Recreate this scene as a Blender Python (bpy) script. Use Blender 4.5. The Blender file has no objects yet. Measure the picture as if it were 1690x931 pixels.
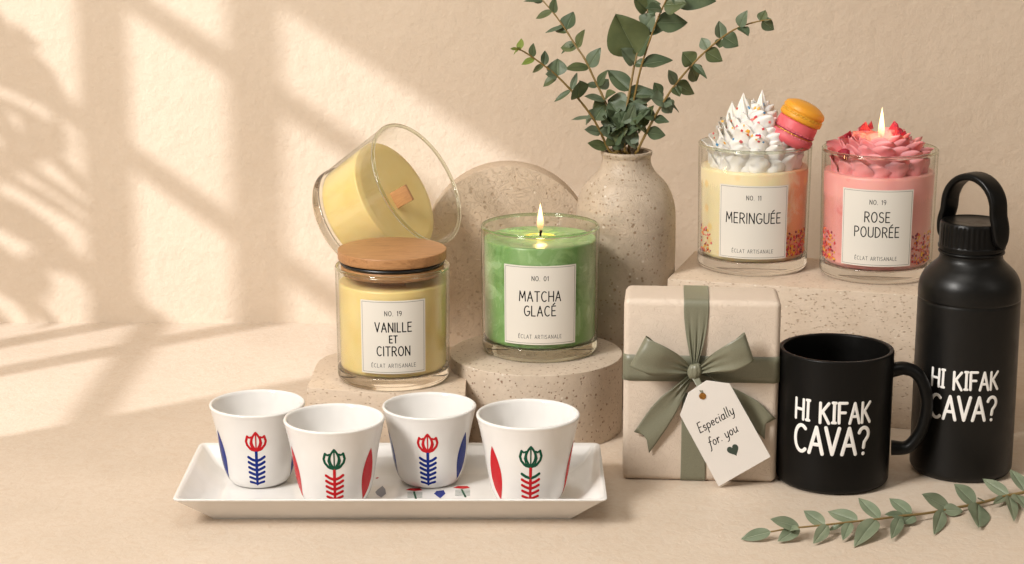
import bpy, bmesh, math, random
from math import sin, cos, pi, radians, tan, atan2, sqrt, hypot
from mathutils import Vector, Matrix, Quaternion
random.seed(7)
SC = bpy.context.scene
COL = SC.collection
CM = 0.01                                    # every shape below is written in centimetres

# ------------------------------------------------------------------ camera
CAM_H, PITCH, FPX = 43.0, radians(13.3), 3390.0
cam_d = bpy.data.cameras.new('camera'); cam = bpy.data.objects.new('camera', cam_d); COL.objects.link(cam)
cam_d.sensor_width = 36; cam_d.lens = 36*FPX/1690; cam_d.clip_start = .02; cam_d.clip_end = 60
cam.location = (0, 0, CAM_H*CM); cam.rotation_euler = (pi/2-PITCH, 0, 0)
SC.camera = cam
FW = Vector((0, cos(PITCH), -sin(PITCH))); UP = Vector((0, sin(PITCH), cos(PITCH))); RT = Vector((1, 0, 0))
def ray(px, py): return RT*((px-845)/FPX) + UP*((465.5-py)/FPX) + FW
def PZ(px, py, z):                           # point of height z seen at a place of the photograph
    r = ray(px, py); return Vector((0, 0, CAM_H)) + r*((z-CAM_H)/r.z)
def PY(px, py, Y):                           # point at distance Y
    r = ray(px, py); return Vector((0, 0, CAM_H)) + r*(Y/r.y)

# ------------------------------------------------------------------ world, exposure
SC.view_settings.view_transform = 'Standard'; SC.view_settings.look = 'None'
SC.view_settings.exposure = 0; SC.view_settings.gamma = 1
W = bpy.data.worlds.new('World'); SC.world = W; W.use_nodes = True
bg = W.node_tree.nodes['Background']; bg.inputs[0].default_value = (1, .87, .70, 1); bg.inputs[1].default_value = .21
SC.cycles.use_denoising = True; SC.cycles.max_bounces = 14; SC.cycles.transparent_max_bounces = 24
SC.cycles.transmission_bounces = 12; SC.cycles.glossy_bounces = 6; SC.cycles.diffuse_bounces = 4
SC.cycles.sample_clamp_indirect = 6

# ------------------------------------------------------------------ lamps
def aim(o, p, t):
    o.location = Vector(p)*CM
    o.rotation_euler = (Vector(t)-Vector(p)).to_track_quat('-Z', 'Y').to_euler()
def area(name, p, t, sx, sy, e, col):
    l = bpy.data.lights.new(name, 'AREA'); l.shape = 'RECTANGLE'; l.size = sx*CM; l.size_y = sy*CM
    l.energy = e; l.color = col
    o = bpy.data.objects.new(name, l); COL.objects.link(o); aim(o, p, t); return o
area('key_softbox', (-94, 44, 96), (34, 144, 4), 44, 60, 17, (1, .97, .925)).data.spread = radians(115)
area('side_softbox', (86, 70, 72), (14, 136, 8), 26, 60, .9, (1, .95, .88))
area('top_softbox', (-10, 96, 122), (0, 140, 0), 60, 40, 3.4, (1, .95, .88))
SUN_P = Vector((-296, -58, 210))
sl = bpy.data.lights.new('window_light', 'SPOT'); sl.energy = 700; sl.color = (.93, .95, 1)
sl.shadow_soft_size = 1.9*CM; sl.spot_size = radians(24); sl.spot_blend = .25
so = bpy.data.objects.new('window_light', sl); COL.objects.link(so); aim(so, SUN_P, (-25, 160, 14))

# ------------------------------------------------------------------ materials
def lin(c): return tuple(((x/12.92) if x <= .04045 else ((x+.055)/1.055)**2.4) for x in c)
def hexc(h): return lin(tuple(int(h[i:i+2], 16)/255 for i in (0, 2, 4)))+(1,)
class NM:
    def __init__(s, name):
        s.m = bpy.data.materials.new(name); s.m.use_nodes = True; s.t = s.m.node_tree; s.n = s.t.nodes; s.l = s.t.links
        s.b = s.n['Principled BSDF']; s.out = s.n['Material Output']
    def add(s, typ, **kw):
        x = s.n.new(typ)
        for k, v in kw.items(): setattr(x, k, v)
        return x
    def link(s, a, b): s.l.new(a, b)
    def coord(s, scale=1, which='Object', stretch=(1, 1, 1)):
        tc = s.add('ShaderNodeTexCoord'); mp = s.add('ShaderNodeMapping')
        mp.inputs['Scale'].default_value = tuple(scale*100*k for k in stretch)      # scale is per centimetre
        s.link(tc.outputs[which], mp.inputs[0]); return mp.outputs[0]
    def noise(s, co, scale=1, detail=4, rough=.5, dist=0):
        x = s.add('ShaderNodeTexNoise'); x.inputs['Scale'].default_value = scale; x.inputs['Detail'].default_value = detail
        x.inputs['Roughness'].default_value = rough; x.inputs['Distortion'].default_value = dist
        s.link(co, x.inputs['Vector']); return x.outputs['Fac']
    def voro(s, co, scale=1, feature='F1', out='Distance', rnd=1):
        x = s.add('ShaderNodeTexVoronoi', feature=feature); x.inputs['Scale'].default_value = scale
        x.inputs['Randomness'].default_value = rnd
        s.link(co, x.inputs['Vector']); return x.outputs[out]
    def ramp(s, fac, stops, interp='LINEAR'):
        x = s.add('ShaderNodeValToRGB'); x.color_ramp.interpolation = interp
        e = x.color_ramp.elements
        while len(e) < len(stops): e.new(.5)
        for i, (p, c) in enumerate(stops):
            e[i].position = p; e[i].color = c if len(c) == 4 else tuple(c)+(1,)
        s.link(fac, x.inputs[0]); return x.outputs[0]
    def mix(s, fac, a, b, mode='MIX'):
        x = s.add('ShaderNodeMix', data_type='RGBA', blend_type=mode)
        for v, i in ((fac, 0), (a, 6), (b, 7)):
            if hasattr(v, 'links'): s.link(v, x.inputs[i])
            else: x.inputs[i].default_value = v
        return x.outputs[2]
    def math(s, op, a, b=0, c=0):
        x = s.add('ShaderNodeMath', operation=op)
        for i, v in enumerate((a, b, c)):
            if hasattr(v, 'links'): s.link(v, x.inputs[i])
            else: x.inputs[i].default_value = v
        return x.outputs[0]
    def bump(s, h, dist, strength=1, prev=None):
        x = s.add('ShaderNodeBump'); x.inputs['Strength'].default_value = strength; x.inputs['Distance'].default_value = dist*CM
        s.link(h, x.inputs['Height'])
        if prev is not None: s.link(prev, x.inputs['Normal'])
        return x.outputs[0]
    def set(s, **kw):
        for k, v in kw.items():
            i = s.b.inputs[k.replace('_', ' ')]
            if hasattr(v, 'links'): s.link(v, i)
            else: i.default_value = v
        return s
M = {}
BW = lambda v: (v, v, v, 1)
# wall: fine plaster
m = NM('plaster'); co = m.coord(1)
big = m.noise(co, .06, 3, .5); fine = m.noise(co, 3.2, 5, .6); med = m.noise(co, .7, 4, .55)
base = m.ramp(big, [(.3, (.62, .505, .39)), (.7, (.67, .555, .435))])
base = m.mix(m.ramp(fine, [(.35, BW(.0)), (.75, BW(.22))]), base, (.56, .43, .31, 1))
m.set(Base_Color=base, Roughness=.9, Normal=m.bump(fine, .06, .8, m.bump(med, .2, .6))); m.b.inputs['Specular IOR Level'].default_value = .2
M['plaster'] = m.m
# table: honed stone
m = NM('honed_stone'); co = m.coord(1)
big = m.noise(co, .09, 4, .55); fine = m.noise(co, 3.2, 4, .6); med = m.noise(co, 1.5, 4, .6, 1.2)
sp = m.voro(co, 1.7)
base = m.ramp(big, [(.3, (.60, .495, .39)), (.7, (.67, .56, .45))])
base = m.mix(m.ramp(med, [(.42, BW(0)), (.72, BW(.32))]), base, (.55, .39, .26, 1))
base = m.mix(m.ramp(sp, [(.045, BW(.5)), (.085, BW(0))]), base, (.85, .76, .64, 1))
m.set(Base_Color=base, Roughness=m.ramp(med, [(.3, BW(.42)), (.7, BW(.6))]), Normal=m.bump(med, .06, .7, m.bump(fine, .035, .8)))
M['floor'] = m.m
def stone(name, c1, c2, speck, white, pits, rough=.55, dens=1.3, streak=(1, 1, 1), groove=.3):
    m = NM(name); co = m.coord(1, stretch=streak)
    warp = m.add('ShaderNodeTexNoise'); warp.inputs['Scale'].default_value = 1.6; m.link(co, warp.inputs['Vector'])
    co2 = m.mix(.16, co, warp.outputs['Color'], 'ADD')
    n1 = m.noise(co, .5, 5, .6); n2 = m.noise(co, 3.5, 4, .65)
    v1 = m.voro(co2, dens*2.2); v2 = m.voro(co2, dens*1.35); v3 = m.voro(co2, dens*3.7)
    msk = m.noise(co, .9, 2)
    base = m.ramp(n1, [(.3, c1), (.7, c2)])
    base = m.mix(m.ramp(n2, [(.45, BW(0)), (.8, BW(.3))]), base, tuple(x*.75 for x in c1[:3])+(1,))
    f = m.math('MULTIPLY', m.ramp(v1, [(.13, BW(1)), (.21, BW(0))]), m.ramp(msk, [(.38, BW(0)), (.5, BW(1))]))
    f3 = m.math('MULTIPLY', m.ramp(v3, [(.13, BW(1)), (.24, BW(0))]), m.ramp(msk, [(.5, BW(1)), (.65, BW(.2))]))
    f = m.math('MAXIMUM', f, f3)
    base = m.mix(m.math('MULTIPLY', f, .85), base, speck)
    fw = m.ramp(v2, [(.07, BW(1)), (.12, BW(0))])
    base = m.mix(m.math('MULTIPLY', fw, .55), base, white)
    w2 = m.math('PINGPONG', m.math('MULTIPLY', m.noise(co2, .9, 2, .5, 1.5), 8), .5)
    h = m.math('SUBTRACT', m.math('ADD', m.math('MULTIPLY', n2, .25), m.math('MULTIPLY', m.ramp(w2, [(0, BW(0)), (.12, BW(1))]), groove)), m.math('MULTIPLY', f, pits))
    m.set(Base_Color=base, Roughness=rough, Normal=m.bump(h, .06, .8)); M[name] = m.m
stone('travertine', (.60, .47, .35, 1), (.68, .55, .425, 1), (.44, .31, .21, 1), (.8, .72, .6, 1), .8, .45, .85, (1, 1, 1.6), .15)
stone('terrazzo', (.56, .455, .35, 1), (.64, .53, .42, 1), (.26, .15, .09, 1), (.8, .74, .66, 1), .8, .55, .95, groove=.2)
stone('arch_stone', (.60, .46, .33, 1), (.66, .52, .385, 1), (.50, .36, .245, 1), (.78, .68, .55, 1), .7, .6, .62, groove=.6)
stone('vase_clay', (.42, .335, .25, 1), (.54, .435, .33, 1), (.28, .19, .115, 1), (.80, .74, .66, 1), .5, .5, .8, groove=.4)
def plain(name, c, rough=.5, spec=.5, sss=0, sr=(1, .5, .3), bump=None, coat=0, sscale=.5, metal=0):
    m = NM(name); m.set(Base_Color=c if len(c) == 4 else tuple(c)+(1,), Roughness=rough)
    m.b.inputs['Specular IOR Level'].default_value = spec; m.b.inputs['Coat Weight'].default_value = coat
    m.b.inputs['Coat Roughness'].default_value = .06; m.b.inputs['Metallic'].default_value = metal
    if sss:
        m.b.inputs['Subsurface Weight'].default_value = sss; m.b.inputs['Subsurface Radius'].default_value = sr
        m.b.inputs['Subsurface Scale'].default_value = sscale*CM
    if bump:
        co = m.coord(1); m.set(Normal=m.bump(m.noise(co, bump[0], 4, .6), bump[1], 1))
    M[name] = m.m; return m
m = NM('porcelain'); co = m.coord(1)
m.set(Base_Color=m.ramp(m.noise(co, .5, 3), [(.3, (.745, .725, .70)), (.7, (.79, .77, .745))]), Roughness=.08, Normal=m.bump(m.noise(co, .9, 2), .02, .5))
M['porcelain'] = m.m
plain('paint_red', (.50, .010, .016), .25, .2); plain('paint_blue', (.006, .022, .20), .25, .2); plain('paint_green', (.006, .075, .04), .25, .2)
plain('paint_grey', (.10, .11, .16), .3)
plain('ink', (.006, .006, .006), .6, .15); plain('ink_soft', (.02, .02, .02), .6, .15); plain('ink_white', (.82, .80, .77), .45)
m = NM('label_paper'); co = m.coord(1)
m.set(Base_Color=(.72, .675, .60, 1), Roughness=.7, Normal=m.bump(m.noise(co, 12, 3), .006, .6)); M['paper'] = m.m
m = NM('tag_card'); co = m.coord(1)
m.set(Base_Color=(.74, .70, .655, 1), Roughness=.7, Normal=m.bump(m.noise(co, 9, 3), .01, .6)); M['card'] = m.m
def black(name, rough, b):
    m = NM(name); co = m.coord(1); n = m.noise(co, b, 3, .6)
    m.b.inputs['Specular IOR Level'].default_value = .17
    m.set(Base_Color=(.0045, .0042, .0038, 1), Roughness=m.ramp(m.noise(co, 1.2, 4), [(.3, BW(rough-.04)), (.7, BW(rough+.06))]), Normal=m.bump(n, .004, .6)); M[name] = m.m
black('black_ceramic', .36, 18); black('black_metal', .37, 22); M['black_metal'].node_tree.nodes['Principled BSDF'].inputs['Specular IOR Level'].default_value = .3; black('black_plastic', .33, 25)
plain('black_rubber', (.01, .01, .01), .35)
# wood
def wood(name, a, b, rot=False):
    m = NM(name); co = m.coord(1, stretch=(.35, 2.6, 2.6) if not rot else (2.6, 2.6, .4))
    n = m.noise(co, 1.1, 5, .62, .8); n2 = m.noise(co, 5, 3, .6)
    c = m.ramp(n, [(.25, a), (.5, b), (.75, a)]); c = m.mix(m.ramp(n2, [(.5, BW(0)), (.8, BW(.35))]), c, tuple(x*.6 for x in a[:3])+(1,))
    m.set(Base_Color=c, Roughness=.42, Normal=m.bump(n2, .02, .5)); M[name] = m.m
wood('beech', (.27, .12, .042, 1), (.45, .225, .09, 1)); wood('wick_wood', (.42, .19, .075, 1), (.55, .29, .125, 1), True)
# waxes
def wax(name, build, rough=.38, sc=.45, r=(1, .7, .4)):
    m = NM(name); c = build(m); m.set(Base_Color=c, Roughness=rough)
    m.b.inputs['Subsurface Weight'].default_value = .45; m.b.inputs['Subsurface Radius'].default_value = r
    m.b.inputs['Subsurface Scale'].default_value = sc*CM; M[name] = m.m; return m
wax('wax_lemon', lambda m: m.ramp(m.noise(m.coord(1), .35, 3), [(.3, (.79, .60, .23)), (.7, (.84, .68, .32))]))
def green(m):
    co = m.coord(1); w = m.add('ShaderNodeTexNoise'); w.inputs['Scale'].default_value = .55; m.link(co, w.inputs['Vector'])
    c2 = m.mix(1.6, co, w.outputs['Color'], 'ADD')
    n = m.noise(c2, .55, 3, .5, 1.4)
    c = m.ramp(n, [(.34, (.18, .34, .11)), (.45, (.27, .45, .18)), (.55, (.25, .43, .16)), (.62, (.38, .56, .28))])
    v = m.add('ShaderNodeTexVoronoi', feature='SMOOTH_F1'); v.inputs['Scale'].default_value = .7; v.inputs['Smoothness'].default_value = .25; m.link(c2, v.inputs['Vector'])
    sep = m.add('ShaderNodeSeparateColor'); m.link(v.outputs['Color'], sep.inputs[0])
    return m.mix(m.ramp(sep.outputs[0], [(.35, BW(0)), (.75, BW(.45))]), c, (.155, .32, .09, 1))
wax('wax_green', green, .3)
plain('wax_green_top', (.27, .43, .17), .25, .5, .4, (.6, 1, .4))
m = plain('melt_pool', (.50, .52, .10), .05, .6, .3, (1, .8, .3), coat=.6)
def peach(m):
    tc = m.add('ShaderNodeTexCoord'); sp = m.add('ShaderNodeSeparateXYZ'); m.link(tc.outputs['Object'], sp.inputs[0])
    n = m.noise(m.coord(1), .55, 4, .6, .6)
    x = m.math('ADD', m.math('MULTIPLY', sp.outputs['X'], 14), m.math('MULTIPLY', m.math('SUBTRACT', n, .5), .9))
    c = m.ramp(x, [(.05, (.84, .72, .45)), (.25, (.84, .66, .44)), (.42, (.82, .40, .20))])
    v = m.voro(m.coord(1), .8)
    c = m.mix(m.ramp(v, [(.16, BW(.55)), (.3, BW(0))]), c, (.86, .55, .16, 1))
    return c
wax('wax_cream', peach)
wax('wax_pink', lambda m: m.mix(m.ramp(m.noise(m.coord(1), .7, 4, .6), [(.62, BW(0)), (.72, BW(.55))]), m.ramp(m.noise(m.coord(1), .3, 3), [(.3, (.82, .33, .31)), (.7, (.86, .42, .38))]), (.72, .12, .14, 1)))
plain('whip', (.86, .82, .75), .42, .4, .4, (1, .85, .6), bump=(2.2, .03))
plain('rose_cream', (.80, .28, .29), .38, .45, .4, (1, .4, .3), bump=(2.0, .03))
plain('berry', (.33, .008, .03), .35, .5, .3, (1, .2, .2), bump=(9, .1))
plain('shell_yellow', (.72, .32, .025), .42, .4, .3, (1, .6, .2), bump=(6, .015))
plain('shell_pink', (.72, .13, .15), .45, .4, .3, (1, .4, .3), bump=(6, .015))
plain('filling_magenta', (.35, .02, .09), .4, bump=(12, .08)); plain('gold', (.75, .42, .10), .28, metal=1, bump=(14, .06))
plain('brass', (.42, .22, .06), .3, metal=1)
for nm, c in (('sprinkle_red', (.62, .03, .04)), ('sprinkle_yellow', (.80, .42, .04)), ('sprinkle_blue', (.05, .22, .42)), ('sprinkle_orange', (.75, .17, .03)), ('sprinkle_pink', (.75, .16, .16)), ('sprinkle_purple', (.25, .02, .06))):
    plain(nm, c, .4)
# gift paper: embossed with wandering lines
m = NM('gift_paper'); co = m.coord(1)
w = m.add('ShaderNodeTexNoise'); w.inputs['Scale'].default_value = .8; w.inputs['Detail'].default_value = 2; m.link(co, w.inputs['Vector'])
c2 = m.mix(.75, co, w.outputs['Color'], 'ADD'); nn = m.noise(c2, 1.3, 2, .5, 1.6)
rid = m.math('PINGPONG', m.math('MULTIPLY', nn, 7), .5)
m.set(Base_Color=m.ramp(m.noise(co, .4, 3), [(.3, (.64, .53, .43)), (.7, (.67, .56, .455))]), Roughness=.6, Normal=m.bump(m.ramp(rid, [(0, BW(0)), (.10, BW(1))]), .05, .5)); M['gift_paper'] = m.m
# ribbon: satin
m = NM('satin'); co = m.coord(1)
m.set(Base_Color=m.ramp(m.noise(co, 20, 2), [(.3, (.165, .162, .108)), (.7, (.20, .196, .135))]), Roughness=.40, Normal=m.bump(m.noise(m.coord(1, stretch=(1, 1, .1)), 30, 2), .003, .5))
m.b.inputs['Specular IOR Level'].default_value = .6; m.b.inputs['Sheen Weight'].default_value = .3; m.b.inputs['Sheen Roughness'].default_value = .3; m.b.inputs['Sheen Tint'].default_value = (.6, .7, .45, 1)
m.b.inputs['Anisotropic'].default_value = .0; M['satin'] = m.m
def leafm(name, a, b):
    m = NM(name); co = m.coord(1); n = m.noise(co, .55, 3); n2 = m.noise(co, 6, 3, .6)
    c = m.ramp(n, [(.3, a), (.7, b)])
    m.set(Base_Color=c, Roughness=.48, Normal=m.bump(n2, .02, .6)); m.b.inputs['Subsurface Weight'].default_value = .0
    m.b.inputs['Transmission Weight'].default_value = 0
    tr = m.add('ShaderNodeBsdfTranslucent'); m.link(c, tr.inputs[0]); mx = m.add('ShaderNodeMixShader'); mx.inputs[0].default_value = .18
    m.link(m.b.outputs[0], mx.inputs[1]); m.link(tr.outputs[0], mx.inputs[2]); m.link(mx.outputs[0], m.out.inputs[0]); M[name] = m.m
leafm('leaf_dark', (.050, .080, .038, 1), (.105, .140, .072, 1)); plain('vein_pale', (.30, .34, .24), .5); plain('leaf_vein', (.17, .21, .12), .5); leafm('leaf_mid', (.11, .15, .09, 1), (.17, .21, .135, 1)); leafm('leaf_olive', (.065, .088, .035, 1), (.125, .15, .06, 1)); leafm('leaf_pale', (.155, .20, .125, 1), (.235, .275, .18, 1)); leafm('leaf_young', (.14, .20, .03, 1), (.20, .25, .05, 1))
plain('twig', (.20, .125, .03), .5); plain('twig_pale', (.23, .15, .05), .5)
# glass: thin walls (clear with surface reflection) and solid glass for rims and bases
def thin_glass(name, edge):
    m = NM(name); fr = m.add('ShaderNodeFresnel'); ge = m.add('ShaderNodeNewGeometry'); m.link(m.math('ADD', 1.42, m.math('MULTIPLY', ge.outputs['Backfacing'], 1/1.42-1.42)), fr.inputs[0])
    lw = m.add('ShaderNodeLayerWeight'); lw.inputs[0].default_value = .5
    tint = m.ramp(lw.outputs['Facing'], [(0, (.99, .99, .985)), (.72, (.97, .975, .96)), (1, edge)])
    tr = m.add('ShaderNodeBsdfTransparent'); m.link(tint, tr.inputs[0])
    gl = m.add('ShaderNodeBsdfGlossy'); gl.inputs['Roughness'].default_value = .02
    mx = m.add('ShaderNodeMixShader'); m.link(fr.outputs[0], mx.inputs[0]); m.link(tr.outputs[0], mx.inputs[1]); m.link(gl.outputs[0], mx.inputs[2])
    m.link(mx.outputs[0], m.out.inputs[0]); M[name] = m.m
thin_glass('glass_wall', (.66, .66, .56))
thin_glass('glass_wall_green', (.55, .68, .48))
def solid_glass(name, c):
    m = NM(name); m.set(Base_Color=c, Roughness=.0, IOR=1.45); m.b.inputs['Transmission Weight'].default_value = 1; M[name] = m.m
solid_glass('glass_solid', (.985, .985, .965, 1)); solid_glass('glass_rim', (.80, .83, .72, 1)); solid_glass('glass_rim_green', (.66, .82, .62, 1))
solid_glass('glass_solid_green', (.90, .97, .88, 1)); solid_glass('glass_solid_lemon', (.99, .975, .90, 1))
# flame
m = NM('flame'); tc = m.add('ShaderNodeTexCoord'); sp = m.add('ShaderNodeSeparateXYZ'); m.link(tc.outputs['Generated'], sp.inputs[0])
col = m.ramp(sp.outputs['Z'], [(0, (.9, .25, .04)), (.2, (1, .36, .07)), (.42, (1, .72, .30)), (1, (1, .80, .42))])
lw = m.add('ShaderNodeLayerWeight'); lw.inputs[0].default_value = .5
edge = m.ramp(lw.outputs['Facing'], [(.35, BW(1)), (.8, BW(.28)), (1, BW(.05))])
col = m.mix(m.ramp(lw.outputs['Facing'], [(.45, BW(0)), (.85, BW(1))]), col, (1, .46, .12, 1))
st = m.math('MULTIPLY', m.ramp(sp.outputs['Z'], [(0, BW(.02)), (.14, BW(.08)), (.38, BW(.6)), (.8, BW(.7)), (1, BW(.4))]), edge)
em = m.add('ShaderNodeEmission'); m.link(col, em.inputs[0]); m.link(m.math('MULTIPLY', st, 1.9), em.inputs[1])
tr = m.add('ShaderNodeBsdfTransparent'); ad = m.add('ShaderNodeAddShader')
m.link(tr.outputs[0], ad.inputs[0]); m.link(em.outputs[0], ad.inputs[1]); m.link(ad.outputs[0], m.out.inputs[0]); M['flame'] = m.m

# ------------------------------------------------------------------ mesh helpers
class MB:
    def __init__(s): s.v = []; s.f = []; s.mi = []
    def add(s, verts, faces, mi=0):
        o = len(s.v); s.v += [Vector(p) for p in verts]; s.f += [tuple(i+o for i in f) for f in faces]; s.mi += [mi]*len(faces)
    def grid(s, rows, closed_u=False, closed_v=False, mi=0):
        n = len(rows); k = len(rows[0]); vs = [p for r in rows for p in r]; fs = []
        for i in range(n if closed_v else n-1):
            for j in range(k if closed_u else k-1):
                a = i*k+j; b = i*k+(j+1) % k; i2 = (i+1) % n
                fs.append((a, b, i2*k+(j+1) % k, i2*k+j))
        s.add(vs, fs, mi)
    def lathe(s, prof, seg=96, mi=0, closed=False, T=None):
        rows = []
        for r, z in prof:
            rows.append([Vector((max(r, 1e-4)*sin(2*pi*k/seg), -max(r, 1e-4)*cos(2*pi*k/seg), z)) for k in range(seg)])
        if T: rows = [[T @ p for p in r] for r in rows]
        s.grid(rows, True, closed, mi)
    def xform(s, T): s.v = [T @ p for p in s.v]; return s
    def build(s, name, mats, parent=None, smooth=True, sharp=35, weld=True):
        me = bpy.data.meshes.new(name); me.from_pydata([tuple(p*CM) for p in s.v], [], s.f)
        for mt in (mats if isinstance(mats, (list, tuple)) else [mats]): me.materials.append(M[mt])
        me.polygons.foreach_set('material_index', s.mi)
        bm = bmesh.new(); bm.from_mesh(me)
        if weld: bmesh.ops.remove_doubles(bm, verts=bm.verts, dist=2e-6)
        bmesh.ops.recalc_face_normals(bm, faces=bm.faces); bm.to_mesh(me); bm.free()
        if smooth: me.shade_smooth(); me.set_sharp_from_angle(angle=radians(sharp))
        o = bpy.data.objects.new(name, me); COL.objects.link(o)
        if parent: o.parent = parent
        return o
def tag(o, label=None, cat=None, group=None, kind=None):
    for k, v in (('label', label), ('category', cat), ('group', group), ('kind', kind)):
        if v: o[k] = v
    return o
def thing(name, loc, label, cat, group=None, rotz=0, face=True):
    o = bpy.data.objects.new(name, None); COL.objects.link(o); o.location = Vector(loc)*CM; o.empty_display_size = .02
    o.rotation_euler = (0, 0, (-atan2(loc[0], loc[1]) if face else 0)+rotz)
    return tag(o, label, cat, group)
def round_profile(pts, r=.1, n=4):
    out = [pts[0]]
    for i in range(1, len(pts)-1):
        p = Vector((pts[i][0], pts[i][1])); a = Vector(pts[i-1][:2])-p; b = Vector(pts[i+1][:2])-p
        rr = pts[i][2] if len(pts[i]) > 2 else r
        d = min(rr, a.length*.45, b.length*.45)
        A = p+a.normalized()*d; B = p+b.normalized()*d
        for k in range(n+1):
            t = k/n; q = A*(1-t)**2+p*2*t*(1-t)+B*t*t; out.append((q.x, q.y))
    out.append(pts[-1][:2]); return [(q[0], q[1]) for q in out]
def catmull(pts, n=8):
    P = [Vector(p) for p in pts]; P = [P[0]*2-P[1]]+P+[P[-1]*2-P[-2]]; out = []
    for i in range(1, len(P)-2):
        for k in range(n):
            t = k/n; a, b, c, d = P[i-1:i+3]
            out.append(.5*((2*b)+(c-a)*t+(2*a-5*b+4*c-d)*t*t+(3*b-a-3*c+d)*t**3))
    out.append(P[-2]); return out
def tube3(mb, pts, rad, seg=8, mi=0):
    rows = []; n = len(pts); prev = None
    for i, p in enumerate(pts):
        t = (pts[min(i+1, n-1)]-pts[max(i-1, 0)]).normalized()
        if prev is None: a = t.orthogonal().normalized()
        else: a = (prev-t*prev.dot(t)).normalized()
        prev = a; b = t.cross(a); r = rad(i/(n-1)) if callable(rad) else rad
        rows.append([p+(a*cos(2*pi*k/seg)+b*sin(2*pi*k/seg))*r for k in range(seg)])
    rows = [[pts[0]]*seg]+rows+[[pts[-1]]*seg]
    mb.grid(rows, True, mi=mi)
def rbox(mb, sx, sy, sz, bev=.2, mi=0, T=Matrix(), seg=3):
    bm = bmesh.new(); bmesh.ops.create_cube(bm, size=1)
    bmesh.ops.scale(bm, vec=(sx, sy, sz), verts=bm.verts); bmesh.ops.translate(bm, vec=(0, 0, sz/2), verts=bm.verts)
    if bev: bmesh.ops.bevel(bm, geom=list(bm.edges), offset=bev, segments=seg, profile=.5, affect='EDGES')
    bm.verts.ensure_lookup_table()
    mb.add([T @ v.co for v in bm.verts], [[v.index for v in f.verts] for f in bm.faces], mi); bm.free()
def prism(mb, poly, z0, z1, bev=0, mi=0, T=Matrix(), seg=2):
    bm = bmesh.new(); vs = [bm.verts.new((x, y, z0)) for x, y in poly]; f = bm.faces.new(vs)
    r = bmesh.ops.extrude_face_region(bm, geom=[f]); bmesh.ops.translate(bm, vec=(0, 0, z1-z0), verts=[e for e in r['geom'] if isinstance(e, bmesh.types.BMVert)])
    bmesh.ops.recalc_face_normals(bm, faces=bm.faces)
    if bev:
        es = [e for e in bm.edges if len(e.link_faces) == 2 and e.calc_face_angle() > .6]
        bmesh.ops.bevel(bm, geom=es, offset=bev, segments=seg, profile=.5, affect='EDGES')
    bm.verts.index_update(); bm.verts.ensure_lookup_table()
    mb.add([T @ v.co for v in bm.verts], [[v.index for v in f.verts] for f in bm.faces], mi); bm.free()

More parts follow.
